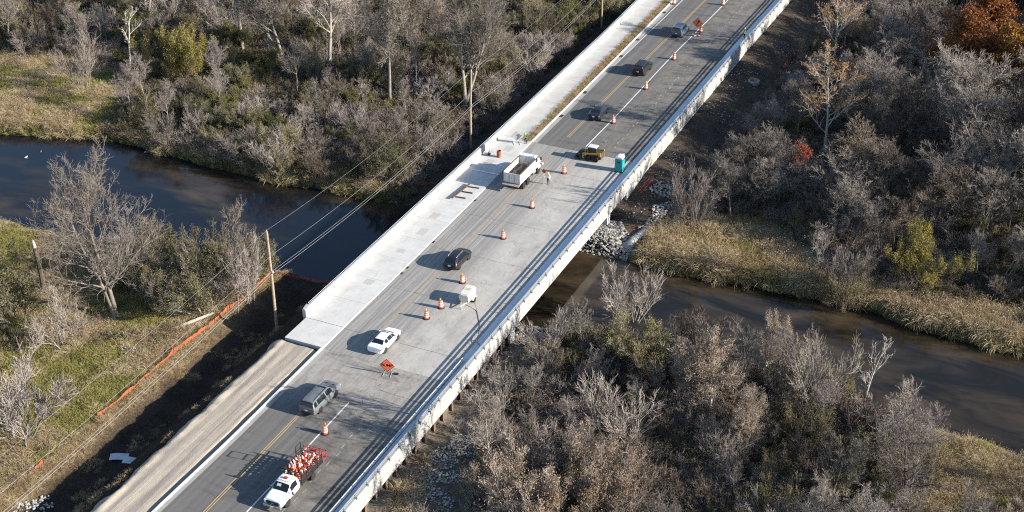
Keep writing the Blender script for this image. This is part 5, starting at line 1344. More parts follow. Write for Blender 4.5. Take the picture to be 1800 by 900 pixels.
# traffic cones heaped in the bed: each a thing
cone_o = bpy.data.objects.new('traffic_cone', MB().lathe([(0.15, 0.03), (0.03, 0.71)], 10).bb(-0.18, 0.18, -0.18, 0.18, 0, 0.03).mesh('cone', M_ORANGE))
COL.objects.link(cone_o)
for z0, z1 in ((0.28, 0.42), (0.5, 0.6)):
    rr = lambda z: 0.15-(0.12)*(z-0.03)/0.68+0.004
    link('reflective_band', MB().lathe([(rr(z0), z0), (rr(z1), z1)], 10).mesh('reflective_band', M_BANDW), cone_o)
rng = random.Random(5); first = True; nc = 0
for layer, z in ((0, 1.02), (1, 1.38)):
    for i in range(5):
        for j in range(9):
            if layer and (rng.random() < 0.35): continue
            lx = -0.82+i*0.41+rng.uniform(-.06, .06); ly = -3.7+j*0.42+rng.uniform(-.06, .06)
            c = cone_o if first else copy_tree(cone_o)
            first = False
            c.location = (5.95-lx, -23.35-ly, z+rng.uniform(0, 0.12)); t_ = 0.35 if layer else 0.12
            c.rotation_euler = (rng.uniform(-t_, t_), rng.uniform(-t_, t_), rng.uniform(0, 6))
            tag(c, 'orange traffic cone with white bands heaped in the stake-bed truck', 'traffic cone', 'cones heaped in the stake-bed truck'); nc += 1

# ------------------------------------------------------------------ skid steer loader (faces left)
ss = empty('skid_steer', (5.55, 55.45, 0), math.pi/2, 'yellow and black skid steer loader with white cab roof on the bridge', 'loader')
MB().hexa([(-0.5, -1.25, 0.3), (0.5, -1.25, 0.3), (0.5, 1.0, 0.22), (-0.5, 1.0, 0.22), (-0.5, -1.3, 0.95), (0.5, -1.3, 0.95), (0.5, 0.95, 0.8), (-0.5, 0.95, 0.8)]).build('chassis', M_BLACK, ss, bevel=0.04)
MB().hexa([(-0.6, -1.45, 0.45), (0.6, -1.45, 0.45), (0.6, -0.5, 0.5), (-0.6, -0.5, 0.5), (-0.55, -1.4, 1.35), (0.55, -1.4, 1.35), (0.55, -0.55, 1.3), (-0.55, -0.55, 1.3)]).build('engine_cover', mat('dark_machine_grey', (0.06, 0.055, 0.05), 0.6), ss, bevel=0.05)
cf = MB()
for sx in (-1, 1):
    cf.bb(sx*0.45-0.04, sx*0.45+0.04, 0.55, 0.63, 0.8, 1.95).bb(sx*0.45-0.04, sx*0.45+0.04, -0.55, -0.47, 0.8, 1.95).bb(sx*0.45-0.02, sx*0.45+0.02, -0.5, 0.58, 0.8, 1.15)
cf.bb(-0.45, 0.45, -0.55, -0.5, 0.8, 1.95); cf.build('cab_frame', M_BLACK, ss)
MB().bb(-0.4, 0.4, -0.4, 0.2, 0.8, 1.3).build('seat', M_BLACK, ss)
MB().bb(-0.42, 0.42, 0.58, 0.6, 0.9, 1.9).build('front_window', M_GLASS, ss)
for sx in (-1, 1): MB().bb(sx*0.46-0.01, sx*0.46+0.01, -0.45, 0.54, 1.18, 1.88).build('side_window', M_GLASS, ss)
MB().rbox((0, 0.03, 2.0), (1.05, 1.3, 0.14), 0.08).build('cab_roof', M_DIRTYW, ss)
for sx in (-1, 1):
    MB().hexa([(sx*0.72-0.08, -1.35, 0.95), (sx*0.72+0.08, -1.35, 0.95), (sx*0.72+0.08, -1.0, 0.9), (sx*0.72-0.08, -1.0, 0.9), (sx*0.72-0.08, -1.35, 1.5), (sx*0.72+0.08, -1.35, 1.5), (sx*0.72+0.08, -1.0, 1.45), (sx*0.72-0.08, -1.0, 1.45)]).build('arm_tower', M_YMACH, ss)
    MB().hexa([(sx*0.72-0.09, -1.3, 1.2), (sx*0.72+0.09, -1.3, 1.2), (sx*0.72+0.09, 1.3, 0.85), (sx*0.72-0.09, 1.3, 0.85), (sx*0.72-0.09, -1.3, 1.48), (sx*0.72+0.09, -1.3, 1.48), (sx*0.72+0.09, 1.35, 1.05), (sx*0.72-0.09, 1.35, 1.05)]).build('lift_arm', M_YMACH, ss, bevel=0.02)
    MB().hexa([(sx*0.72-0.08, 1.15, 0.3), (sx*0.72+0.08, 1.15, 0.3), (sx*0.72+0.08, 1.4, 0.3), (sx*0.72-0.08, 1.4, 0.3), (sx*0.72-0.08, 1.1, 1.0), (sx*0.72+0.08, 1.1, 1.0), (sx*0.72+0.08, 1.35, 1.0), (sx*0.72-0.08, 1.35, 1.0)]).build('lift_arm', M_YMACH, ss)
    MB().bb(sx*0.58-0.03, sx*0.58+0.03, -1.0, 0.6, 0.72, 0.98).build('side_panel', M_BLACK, ss)
    MB().bb(sx*0.62-0.02, sx*0.62+0.02, -1.42, -1.3, 0.55, 1.3).build('rear_stripe', M_YMACH, ss)
# broom attachment: drum with bristles under a hood
MB().prism([(1.45, 0.2), (2.1, 0.25), (2.25, 0.6), (2.0, 0.95), (1.5, 0.9)], -0.9, 0.9, 0).build('broom_hood', M_BLACK, ss, bevel=0.03)
bs = MB().path([(-0.88, 2.15, 0.33), (0.88, 2.15, 0.33)], 0.31, 12)
for k in range(10): bs.path([(-0.9+k*0.2, 2.15, 0.33), (-0.87+k*0.2, 2.15, 0.33)], 0.35, 12)
bs.build('broom', mat('bristles', (0.06, 0.06, 0.062), 0.9), ss)
KW = wheel_proto(0.4, 0.3, mat('dusty_wheel', (0.3, 0.27, 0.22), 0.8), 6)
for sx in (-1, 1):
    for y in (-0.65, 0.6): add_wheel(ss, sx*0.72, y, 0.4, KW)

# ------------------------------------------------------------------ air compressor trailer and its hose
ct = empty('compressor_trailer', (6.1, 14.6, 0), R(4), 'cream towable air compressor on two wheels parked in the closed lane', 'compressor')
cbm = MB(); cbm.rings([[(x*1.0, y, z) for x, z in ((-0.62*w, 0.5), (0.62*w, 0.5), (0.66*w, 1.15), (0.5*w, h), (-0.5*w, h), (-0.66*w, 1.15))] for y, w, h in ((-1.15, 0.86, 1.36), (-1.0, 1.0, 1.52), (0.1, 1.0, 1.62), (1.0, 1.0, 1.58), (1.15, 0.88, 1.42))])
cbm.build('canopy', M_CREAM, ct, bevel=0.03)
for y in (-0.12, 0.12): MB().hexa([(-0.69, y-0.02, 0.5), (0.69, y-0.02, 0.5), (0.69, y+0.02, 0.5), (-0.69, y+0.02, 0.5), (-0.54, y-0.02, 1.645), (0.54, y-0.02, 1.645), (0.54, y+0.02, 1.645), (-0.54, y+0.02, 1.645)]).build('canopy_strap', mat('dull_steel', (0.3, 0.29, 0.26), 0.6), ct)
MB().bb(-0.55, 0.55, -1.0, 1.0, 0.38, 0.5).build('chassis', M_BLACK, ct)
MB().path([(-0.4, -1.0, 0.45), (0, -2.2, 0.5)], 0.05, 6).path([(0.4, -1.0, 0.45), (0, -2.2, 0.5)], 0.05, 6).build('tow_bar', M_CREAM, ct)
MB().tube((0, -2.0, 0.02), (0, -2.0, 0.75), 0.04).bb(-0.12, 0.12, -2.12, -1.88, 0, 0.03).build('jack_stand', M_GALV, ct)
for sx in (-1, 1):
    add_wheel(ct, sx*0.82, 0.05, 0.33, WHEELS[(0.335, False)])
    MB().prism([(-0.5, 0.5), (-0.3, 0.72), (0.35, 0.72), (0.55, 0.5), (0.5, 0.5), (0.3, 0.68), (-0.25, 0.68), (-0.45, 0.5)], sx*0.82-0.14, sx*0.82+0.14, 0).build('fender', M_CREAM, ct)
    MB().bb(sx*0.5-0.06, sx*0.5+0.06, -1.2, -1.17, 0.6, 0.7).build('reflector', M_TAIL, ct)
P = [un(*q, z) for q, z in (((834, 531), 0.5), ((838, 545), 0.06), ((841, 560), 0.03), ((843, 575), 0.03), ((840, 590), 0.23), ((837, 598), 0.23), ((843, 607), 0.23), ((846, 611), 0.23))]
P = crom(np.array(P), np.linspace(0, 7, 40))
tag(MB().path([tuple(q) for q in P], 0.03, 6).build('air_hose', mat('grey_hose', (0.10, 0.105, 0.10), 0.7)), 'thin dark air hose running from the compressor to the right ledge', 'hose')

# ------------------------------------------------------------------ portable toilet
pt = empty('portable_toilet', (10.15, 53.65, 0), R(6), 'teal portable toilet with white domed roof beside the right ledge', 'toilet')
MB().rbox((0, 0, 1.02), (1.1, 1.15, 2.0), 0.06).build('cabin', M_TEAL, pt)
MB().bb(-0.6, 0.6, -0.62, 0.62, 0, 0.14).build('skid', M_BLACK, pt)
pr_ = [(-0.58, 2.02), (0.58, 2.02), (0.56, 2.1), (0.4, 2.26), (0.15, 2.34), (-0.15, 2.34), (-0.4, 2.26), (-0.56, 2.1)]
MB().prism(pr_, -0.6, 0.6, 1).build('roof', M_WHITE, pt, bevel=0.03)
do = MB().bb(-0.42, 0.42, -0.6, -0.575, 0.2, 1.92).build('door', M_TEAL, pt, bevel=0.01)
MB().bb(-0.22, 0.22, -0.615, -0.6, 1.45, 1.62).build('door_plate', M_INK, do)
MB().bb(0.28, 0.36, -0.63, -0.6, 1.0, 1.15).build('handle', M_BLACK, do)
for sx in (-1, 1):
    for k in range(5): MB().bb(sx*0.55-0.012, sx*0.55+0.012, -0.4, 0.4, 1.75+k*0.04, 1.77+k*0.04).build('vent_slat', M_BLACK, pt)
MB().tube((0.42, 0.45, 2.0), (0.42, 0.45, 2.5), 0.05).build('vent_pipe', M_WHITE, pt)

# ------------------------------------------------------------------ traffic drums
def drum_proto():
    o = empty('traffic_drum')
    MB().lathe([(0.29, 0.05), (0.29, 0.3), (0.275, 0.3), (0.275, 0.55), (0.255, 0.55), (0.255, 0.78), (0.23, 0.78), (0.23, 0.95), (0.2, 1.0)], 18).build('barrel', M_ORANGE, o)
    for z0, z1, r in ((0.3, 0.44, 0.281), (0.58, 0.72, 0.261), (0.86, 0.93, 0.235)): MB().lathe([(r, z0), (r-0.003, z1)], 18).build('reflective_band', M_BANDW, o)
    MB().lathe([(0.42, 0.0), (0.42, 0.05), (0.3, 0.09)], 18).build('rubber_base', M_TYRE, o)
    MB().path([(-0.1, 0, 1.0), (-0.1, 0, 1.06), (0.1, 0, 1.06), (0.1, 0, 1.0)], 0.02, 5).build('handle', M_ORANGE, o)
    l = MB().rbox((0, 0.04, 1.08), (0.13, 0.09, 0.16), 0.03).build('lamp_box', M_AMBER, o)
    MB().path([(0, 0.0, 1.22), (0, 0.08, 1.22)], 0.085, 12).build('lamp_lens', M_AMBER, l)
    return o
D = drum_proto()
DR = [((4.2, -14.3), 'between the stake-bed truck and the grey SUV'), ((3.5, 9.2), 'nearest the BUMP sign beyond the bridge joint'), ((4.0, 11.9), 'beside the tow bar of the compressor trailer'), ((3.72, 18.0), 'between the black crossover and the compressor trailer'),
      ((3.6, 29.8), 'in the middle of the bridge beyond the black crossover'), ((3.58, 38.8), 'just short of the dump truck'), ((3.5, 49.8), 'between the flagger and the skid steer loader'), ((3.75, 67.9), 'right beside the black sedan'),
      ((3.85, 81.6), 'between the black sedan and the boxy black SUV'), ((3.9, 94.8), 'between the boxy black SUV and the orange arrow sign'), ((3.95, 108.4), 'standing behind the orange arrow sign'), ((3.5, 122.4), 'at the top edge of the picture in the closed lane'), ((-4.55, 119.2), 'at the top edge beside the left kerb')]
for i, ((x, y), lab) in enumerate(DR):
    o = D if i == 0 else copy_tree(D)
    o.location = (x, y, 0.004); o.rotation_euler = (0, 0.10 if i == 2 else 0, i*1.3)
    tag(o, 'orange and white traffic drum '+lab, 'traffic drum', 'traffic drums along the closed lane')

# ------------------------------------------------------------------ signs
def text_mesh(s_, size):
    cu = bpy.data.curves.new('text', 'FONT'); cu.body = s_; cu.size = size; cu.align_x = 'CENTER'; cu.align_y = 'CENTER'; cu.extrude = 0.003; cu.offset = 0.003
    ob = bpy.data.objects.new('text', cu); COL.objects.link(ob)
    dg = bpy.context.evaluated_depsgraph_get(); me = bpy.data.meshes.new_from_object(ob.evaluated_get(dg))
    bpy.data.objects.remove(ob); return me
def stand_sign(name, loc, rz, side, zc, label, front=M_SIGNO, kind=None, sand=False, legm=M_GALV):
    """diamond board on a folding stand; the face looks along local -y"""
    o = empty(name, loc, rz, label, 'sign'); h = side/math.sqrt(2)
    b_ = MB().prism([(0, -h), (h, 0), (0, h), (-h, 0)], -0.012, 0.012, 1).build('sign_board', [front], o, (0, 0, zc))
    MB().prism([(0, -h*0.99), (h*0.99, 0), (0, h*0.99), (-h*0.99, 0)], 0.013, 0.018, 1).build('board_back', M_SIGNBACK, b_)
    bd = MB(); q0, q1 = h*0.95, h*0.90
    for k in range(4):
        a0, a1 = k*math.pi/2, (k+1)*math.pi/2
        f = lambda r, a: (r*math.cos(a), r*math.sin(a))
        bd.prism([f(q1, a0), f(q0, a0), f(q0, a1), f(q1, a1)], -0.016, -0.0125, 1)
    if kind: bd.build('border', M_INK, b_)
    if kind == 'bump':
        me = text_mesh('BUMP', 0.5); me.materials.append(M_INK)
        t = link('lettering', me, b_, (0, -0.017, 0)); t.rotation_euler = (math.pi/2, 0, 0)
    if kind == 'arrow':
        c = [(-0.13, -0.5), (-0.13, -0.28), (-0.04, -0.12), (0.1, 0.08), (0.14, 0.22)]; w = 0.07
        a = MB()
        L_ = [(x-w, z) for x, z in c]; R__ = [(x+w, z) for x, z in c]
        for i in range(4): a.prism([L_[i], R__[i], R__[i+1], L_[i+1]], -0.018, -0.0135, 1)
        a.prism([(-0.07, 0.2), (0.36, 0.2), (0.18, 0.52)], -0.018, -0.0135, 1); a.build('arrow', M_INK, b_)
    for sx in (-1, 1):
        MB().path([(sx*0.42, 0.03, 0.0), (sx*0.42, 0.05, zc+0.1)], 0.025, 6).build('leg', legm, o)
    MB().path([(-0.44, 0.04, 0.35), (0.44, 0.04, 0.35)], 0.02, 6).build('crossbar', legm, o)
    for sx in (-1, 1): MB().path([(sx*0.42, -0.55, 0.03), (sx*0.42, 0.75, 0.03)], 0.03, 6).build('foot', legm, o)
    return o
stand_sign('bump_sign', (4.85, -2.45, 0), R(13), 1.22, 1.15, 'orange diamond sign reading BUMP on a stand in the road', kind='bump')
stand_sign('arrow_sign', (3.85, 106.7, 0), R(8), 1.25, 2.15, 'orange diamond sign with black curved arrow on a tall stand', kind='arrow', legm=M_BLACK)
stand_sign('turned_sign', (-6.25, 55.5, 0.16), R(180+35), 1.1, 1.1, 'diamond sign seen from its grey back on the sidewalk', legm=M_WHITE)
sb = MB()
for i, (x, y) in enumerate(((3.35, 106.2), (3.75, 106.05), (4.2, 106.25))):
    o = MB().rbox((0, 0, 0.09), (0.5, 0.3, 0.16), 0.08).build('sandbag', mat('sandbag%d' % i, ((0.35, 0.3, 0.24), (0.6, 0.56, 0.5), (0.55, 0.2, 0.06))[i], 0.9), None, (x, y, 0.0), i*0.6)
    tag(o, ('brown', 'white', 'orange')[i]+' sandbag weighing down the arrow sign stand', 'sandbag', 'sandbags at the arrow sign')
o = MB().rbox((0, 0, 0.09), (0.5, 0.28, 0.16), 0.08).build('sandbag', M_BLACK, None, (5.75, -2.1, 0.0), 0.3); tag(o, 'black sandbag at the foot of the BUMP sign stand', 'sandbag')
ez = empty('folded_sign', (-8.0, 50.7, 0.155), R(-78), 'grey back of a rectangular sign on a tripod against the left parapet', 'sign')
MB().box((0, 0, 1.05), (1.3, 0.03, 1.1)).build('sign_board', M_SIGNBACK, ez)
for x, y in ((-0.35, -0.5), (0.35, -0.5), (0, 0.55)): MB().path([(x*0.3, 0.03, 0.75), (x, y, 0.02)], 0.03, 6).build('leg', M_SIGNBACK, ez)
MB().rbox((0.2, -0.2, 0.1), (0.6, 0.35, 0.18), 0.08).build('weight', M_BLACK, ez)
br_ = empty('rusty_barrel', (-6.6, 50.35, 0.155), 0, 'rusty open steel barrel on the sidewalk left of the dump truck', 'barrel')
M_BRL = mat('rust_barrel', (0.30, 0.105, 0.055), 0.8, 0.2, var=0.4)
MB().lathe([(0.31, 0), (0.31, 0.3), (0.325, 0.31), (0.31, 0.33), (0.31, 0.6), (0.325, 0.61), (0.31, 0.63), (0.31, 0.95), (0.325, 0.97), (0.29, 0.97), (0.285, 0.5)], 20).build('shell', M_BRL, br_)
for z in (0.31, 0.61): MB().lathe([(0.328, z-0.015), (0.332, z), (0.328, z+0.015)], 20).build('hoop', M_BRL, br_)

# ------------------------------------------------------------------ lumber, pipes and small site things
def bar_thing(name, p0, p1, w, h, m, label, cat, group=None):
    p0, p1 = Vector(p0), Vector(p1); d = (p1-p0); L_ = d.length; a = math.atan2(d.y, d.x)
    o = MB().rings([[(x, y*w/2, z*h/2) for y, z in ((-0.9, -1), (0.9, -1), (1, -0.8), (1, 0.8), (0.9, 1), (-0.9, 1), (-1, 0.8), (-1, -0.8))] for x in (0, L_)]).build(name, m, None, tuple(p0), a)
    o.rotation_euler = (0, -math.asin(d.z/L_), a)
    return tag(o, label, cat, group)
bar_thing('timber_beam', (-6.8, 36.2, 0.42), (-6.45, 41.0, 0.42), 0.16, 0.2, M_TIMBER, 'long dark timber beam lying along the sidewalk left of the dump truck', 'timber')
for i, (a, b_, w_) in enumerate((((-6.75, 37.0), (-5.3, 37.15), 'nearest'), ((-6.65, 38.7), (-5.1, 38.85), 'middle'), ((-6.55, 40.3), (-4.95, 40.5), 'farthest'))):
    bar_thing('timber_sleeper', (*a, 0.23), (*b_, 0.23), 0.15, 0.15, M_TIMBER, w_+' of the three short timbers under the long beam on the sidewalk', 'timber', 'short timbers under the long beam')
a, b_ = un(826, 297, 0.22), un(877, 307, 0.22)
pp = empty('drain_pipe', tuple(a), 0, 'thin white pipe lying across the sidewalk in the dump truck shadow', 'pipe')
MB().path([(0, 0, 0), tuple(b_-a)], 0.06, 10).build('barrel', M_WHITE, pp); MB().path([tuple((b_-a)*0.97), tuple((b_-a)*1.02)], 0.09, 10).build('coupling', mat('pipe_cap', (0.6, 0.55, 0.4), 0.6), pp)
for i, (x, y, r_) in enumerate(((-15.7, -22.65, 0.5), (-13.4, -23.3, 0.35))):
    z = gz(x, y); n_ = MB().rings([[(-0.95+u*1.9, -0.5+v, 0.06*math.sin(u*5+i)+0.05*v) for u in np.linspace(0, 1, 9)] for v in np.linspace(0, 1.0, 5)], cap=False, closed=False).build('plastic_sheet', mat('grey_sheet%d' % i, (0.5, 0.52, 0.55), 0.6), None, (x, y, z+0.14), r_)
    n_.modifiers.new('thick', 'SOLIDIFY').thickness = 0.03
    tag(n_, ('larger pale sheet lying on the shaded bank at lower left', 'smaller pale sheet lying nearer the dirt strip at lower left')[i], 'sheet', 'pale sheets on the shaded bank')
x, y = 16.8, 96.8
ri = empty('manhole_ring', (x, y, gz(x, y)), 0, 'pale concrete manhole ring lying on the haul strip', 'manhole')
MB().rings([[(r_*math.cos(2*math.pi*k/20), r_*math.sin(2*math.pi*k/20), z) for k in range(20)] for r_, z in ((0.95, -0.2), (0.95, 0.35), (0.6, 0.4), (0.55, -0.1))], cap=False).build('ring', M_ROCK, ri)
MB().lathe([(0.55, 0.05), (0.55, 0.12)], 16).build('cover', M_RUST, ri)
MB().box((-0.5, 0.75, 0.35), (0.7, 0.08, 0.5), 0.4).build('marker_board', M_ORANGE, ri)
# red ladder on the bank above the culvert
la = empty('ladder', (13.55, 52.0, gz(13.9, 52)+0.15), R(-3), 'red ladder lying on the bank beside the right parapet', 'ladder')
dz = gz(13.9, 56)-gz(13.9, 52)
for x in (0.0, 0.5): MB().path([(x, 0, 0), (x, 4.2, dz)], 0.035, 6).build('rail', M_REDP, la)
for k in range(11): MB().path([(0, 0.2+k*0.38, dz*(0.2+k*0.38)/4.2), (0.5, 0.2+k*0.38, dz*(0.2+k*0.38)/4.2)], 0.03, 5).build('rung', M_REDP, la)
# culvert: corrugated pipe with flared end
cv = empty('culvert', (16.9, 40.4, -3.2), R(-14), 'corrugated grey metal culvert pipe with flared end above the far bank', 'culvert')
M_CORR = mat('corrugated_steel', (0.27, 0.275, 0.275), 0.6, 0.3, 0.3, var=0.3)
rs = []
for i in range(61):
    y = 0.2+i*0.07; r_ = 0.56+0.022*math.sin(i*1.57)
    rs.append([(r_*math.cos(a), y, 0.3+r_*math.sin(a)) for a in np.linspace(0, 2*math.pi, 24, endpoint=False)])
p_ = MB().rings(rs, cap=False).build('pipe', M_CORR, cv); p_.modifiers.new('thick', 'SOLIDIFY').thickness = 0.04
rs = []
for t_ in np.linspace(0, 1, 8):
    w_ = 0.57+0.62*t_; hh = 0.9*(1-t_)**0.8
    rs.append([(w_*math.cos(a), 0.25-1.5*t_, -0.35+(0.35+hh)*max(math.sin(a), 0)+0.02) for a in np.linspace(-0.1, math.pi+0.1, 17)])
f_ = MB().rings(rs, cap=False, closed=False).build('flared_end', M_CORR, cv); f_.modifiers.new('thick', 'SOLIDIFY').thickness = 0.05
MB().lathe([(0.52, 0), (0.52, 0.02)], 20).build('bore_shade_disc', M_BLACK, cv, (0, 3.4, 0.3)).rotation_euler = (math.pi/2, 0, 0)  # black disc inside the pipe stands in for the shade there

# ------------------------------------------------------------------ fences
def net_fence(name, pts, h, m, label, seed, step=2.4, zfun=gz):
    rng = random.Random(seed); pts = [np.array(p, float) for p in pts]
    o = empty(name, (0, 0, 0), 0, label, 'fence')
    seg = []
    for a, b in zip(pts[:-1], pts[1:]):
        n = max(1, int(np.linalg.norm(b-a)/step))
        for k in range(n): seg.append((a+(b-a)*k/n, a+(b-a)*(k+1)/n))
    pm_ = MB().bb(-0.025, 0.025, -0.025, 0.025, -0.3, h*1.15).mesh('fence_post', M_TIMBER)
    hp_ = rng.uniform(0.7, 1.0)
    for a, b in seg:
        q_ = link('fence_post', pm_, o, (a[0], a[1], zfun(a[0], a[1]))); q_.rotation_euler = (rng.uniform(-.1, .1), rng.uniform(-.1, .1), 0)
        hn = rng.uniform(0.4, 1.0); V = []
        nn = 7
        for k in range(nn):
            t_ = k/(nn-1); x, y = a+(b-a)*t_; zb_ = zfun(x, y)
            top = h*(hp_*(1-t_)+hn*t_)-0.16*math.sin(math.pi*t_)*rng.uniform(0.6, 1.3)
            dx = 0.14*math.sin(math.pi*t_)*rng.uniform(-1, 1)
            V.append([(x+dx*u, y+dx*0.4*u+0.03*math.sin(k*3+j), zb_+0.05+(top-0.05)*u) for j, u in enumerate((0, 0.33, 0.66, 1.0))])
        MB().rings(V, cap=False, closed=False).build('netting', m, o)
        hp_ = hn
    return o
net_fence('orange_fence', [(-12.2, 15.4), (-15.5, 14.6), (-20.6, 13.9)], 0.9, M_NET, 'orange safety netting running from the left parapet to the fence corner', 1)
net_fence('orange_fence', [(-20.6, 13.8), (-20.8, 4.4), (-21.1, -3), (-21, -14), (-21.2, -19)], 0.85, M_NET, 'long orange safety netting along the edge of the lower left meadow', 2)
net_fence('orange_fence', [(-21.3, -27.5), (-21.3, -29.5)], 0.8, M_NET, 'short remnant of orange netting near the lower left corner', 7)
net_fence('orange_fence', [(-21.6, 38.9), (-13.6, 44.2)], 0.9, M_NET, 'rust orange netting on the far left bank beside the parapet', 3)
net_fence('silt_fence', [(20.8, 60.0), (20.5, 79)], 0.9, M_NETD, 'dull red netting along the haul strip in the tree shade', 4)
net_fence('silt_fence', [(19.5, 100), (19.7, 112)], 0.9, M_NETD, 'dull red netting farther up the haul strip', 5)
net_fence('silt_fence', [(21.6, 42.5), (22.9, 47.2)], 0.9, M_NETD, 'dull red netting above the straw bank right of the culvert', 6)
net_fence('silt_fence', [(18.2, 40.2), (21.0, 42.2)], 0.5, M_NETD, 'low torn red netting beside the culvert mouth', 8)

# ------------------------------------------------------------------ utility poles and wires
POLES = [(-13.5, 3.8, 10.2, 'wooden utility pole on the near left bank beside the orange fence', -0.006), (-14.2, 56.9, 9.3, 'wooden utility pole beside the left parapet beyond the river', 0.02), (-14.5, 109.6, 9.5, 'wooden utility pole at the top edge left of the road', 0.0)]
for x, y, zt, lab, ln in POLES:
    zb_ = gz(x, y); o = empty('utility_pole', (x, y, zb_), 0, lab, 'utility pole', 'utility poles along the road')
    H_ = zt-zb_
    MB().path([(0, 0, -0.6), (0, 0, H_*0.5), (ln*H_, 0, H_)], [0.19, 0.165, 0.13], 10).build('shaft', M_WOOD, o)
    MB().lathe([(0.02, 0), (0.05, 0.03), (0.03, 0.08), (0.05, 0.12), (0.02, 0.18)], 8).build('insulator', M_GALV, o, (ln*H_, 0, H_))
    MB().bb(-0.05, 0.28, -0.04, 0.04, -0.04, 0.04).build('bracket', M_GALV, o, (ln*H_, 0, H_-3.0))
    MB().rbox((0.16, 0, 0), (0.2, 0.24, 0.35), 0.04).build('cable_clamp', M_GALV, o, (0, 0, H_-5.3))
M_WIRE = mat('cable_metal', (0.28, 0.28, 0.285), 0.5, 0.4, 0.3)
def wire(name, dz_, dx, r_, label):
    ys_ = [-66, 3.8, 56.9, 109.6, 170]; xs_ = [-13.0, -13.5, -14.0, -14.5, -14.8]; zs_ = [10.0, 10.2, 9.3, 9.5, 9.5]; pts = []
    for i in range(4):
        for t_ in np.linspace(0, 1, 17)[:-1 if i < 3 else None]:
            pts.append((xs_[i]+(xs_[i+1]-xs_[i])*t_+dx, ys_[i]+(ys_[i+1]-ys_[i])*t_, zs_[i]+(zs_[i+1]-zs_[i])*t_+dz_-0.9*4*t_*(1-t_)))
    return tag(MB().path(pts, r_, 5).build(name, M_WIRE), label, 'power line', 'wires on the utility poles')
wire('power_line', 0.18, 0.0, 0.010, 'topmost wire strung between the utility poles')
wire('power_line', -3.0, 0.28, 0.012, 'second wire from the top between the utility poles')
wire('power_line', -5.05, 0.26, 0.015, 'upper of the two low cables between the utility poles')
wire('power_line', -5.4, 0.28, 0.018, 'lowest thick cable between the utility poles')

# ------------------------------------------------------------------ snags and logs
P = place(78, 512); h = height_to(P, 425)
sn = empty('broken_tree', tuple(P), 0, 'broken limbless brown trunk standing in the left meadow', 'tree')
MB().path([(0, 0, -0.3), (-0.1, 0.1, h*0.35), (-0.22, 0.1, h*0.7), (-0.4, 0.15, h*0.86)], [0.36, 0.3, 0.27, 0.25], 9).build('trunk', M_BARK_DARK, sn)
MB().path([(-0.4, 0.15, h*0.86), (-0.46, 0.16, h*0.95), (-0.48, 0.16, h)], [0.255, 0.2, 0.1], 7).build('splintered_top', M_BARK_WHITE, sn)
MB().path([(-0.15, 0.1, h*0.5), (0.2, 0.2, h*0.58), (0.3, 0.2, h*0.66)], [0.09, 0.06, 0.03], 5).build('stub', M_BARK_DARK, sn)
a, b_ = place(308, 582), place(378, 556)
lo = empty('fallen_log', (a[0], a[1], a[2]+0.35), 0, 'pale fallen log in the grass beside the orange fence', 'log')
d_ = b_-a
MB().path([(0, 0, 0), tuple(d_*0.5+[0.1, 0.15, 0.15]), tuple(d_+[0, 0, 0.2])], [0.24, 0.2, 0.11], 8).build('trunk', M_BARK_WHITE, lo)
MB().path([tuple(d_*0.3), tuple(d_*0.3+[0.9, -0.5, 0.15])], [0.1, 0.04], 6).build('limb', M_BARK_WHITE, lo)
a = un(1325, 200, -2.7); 

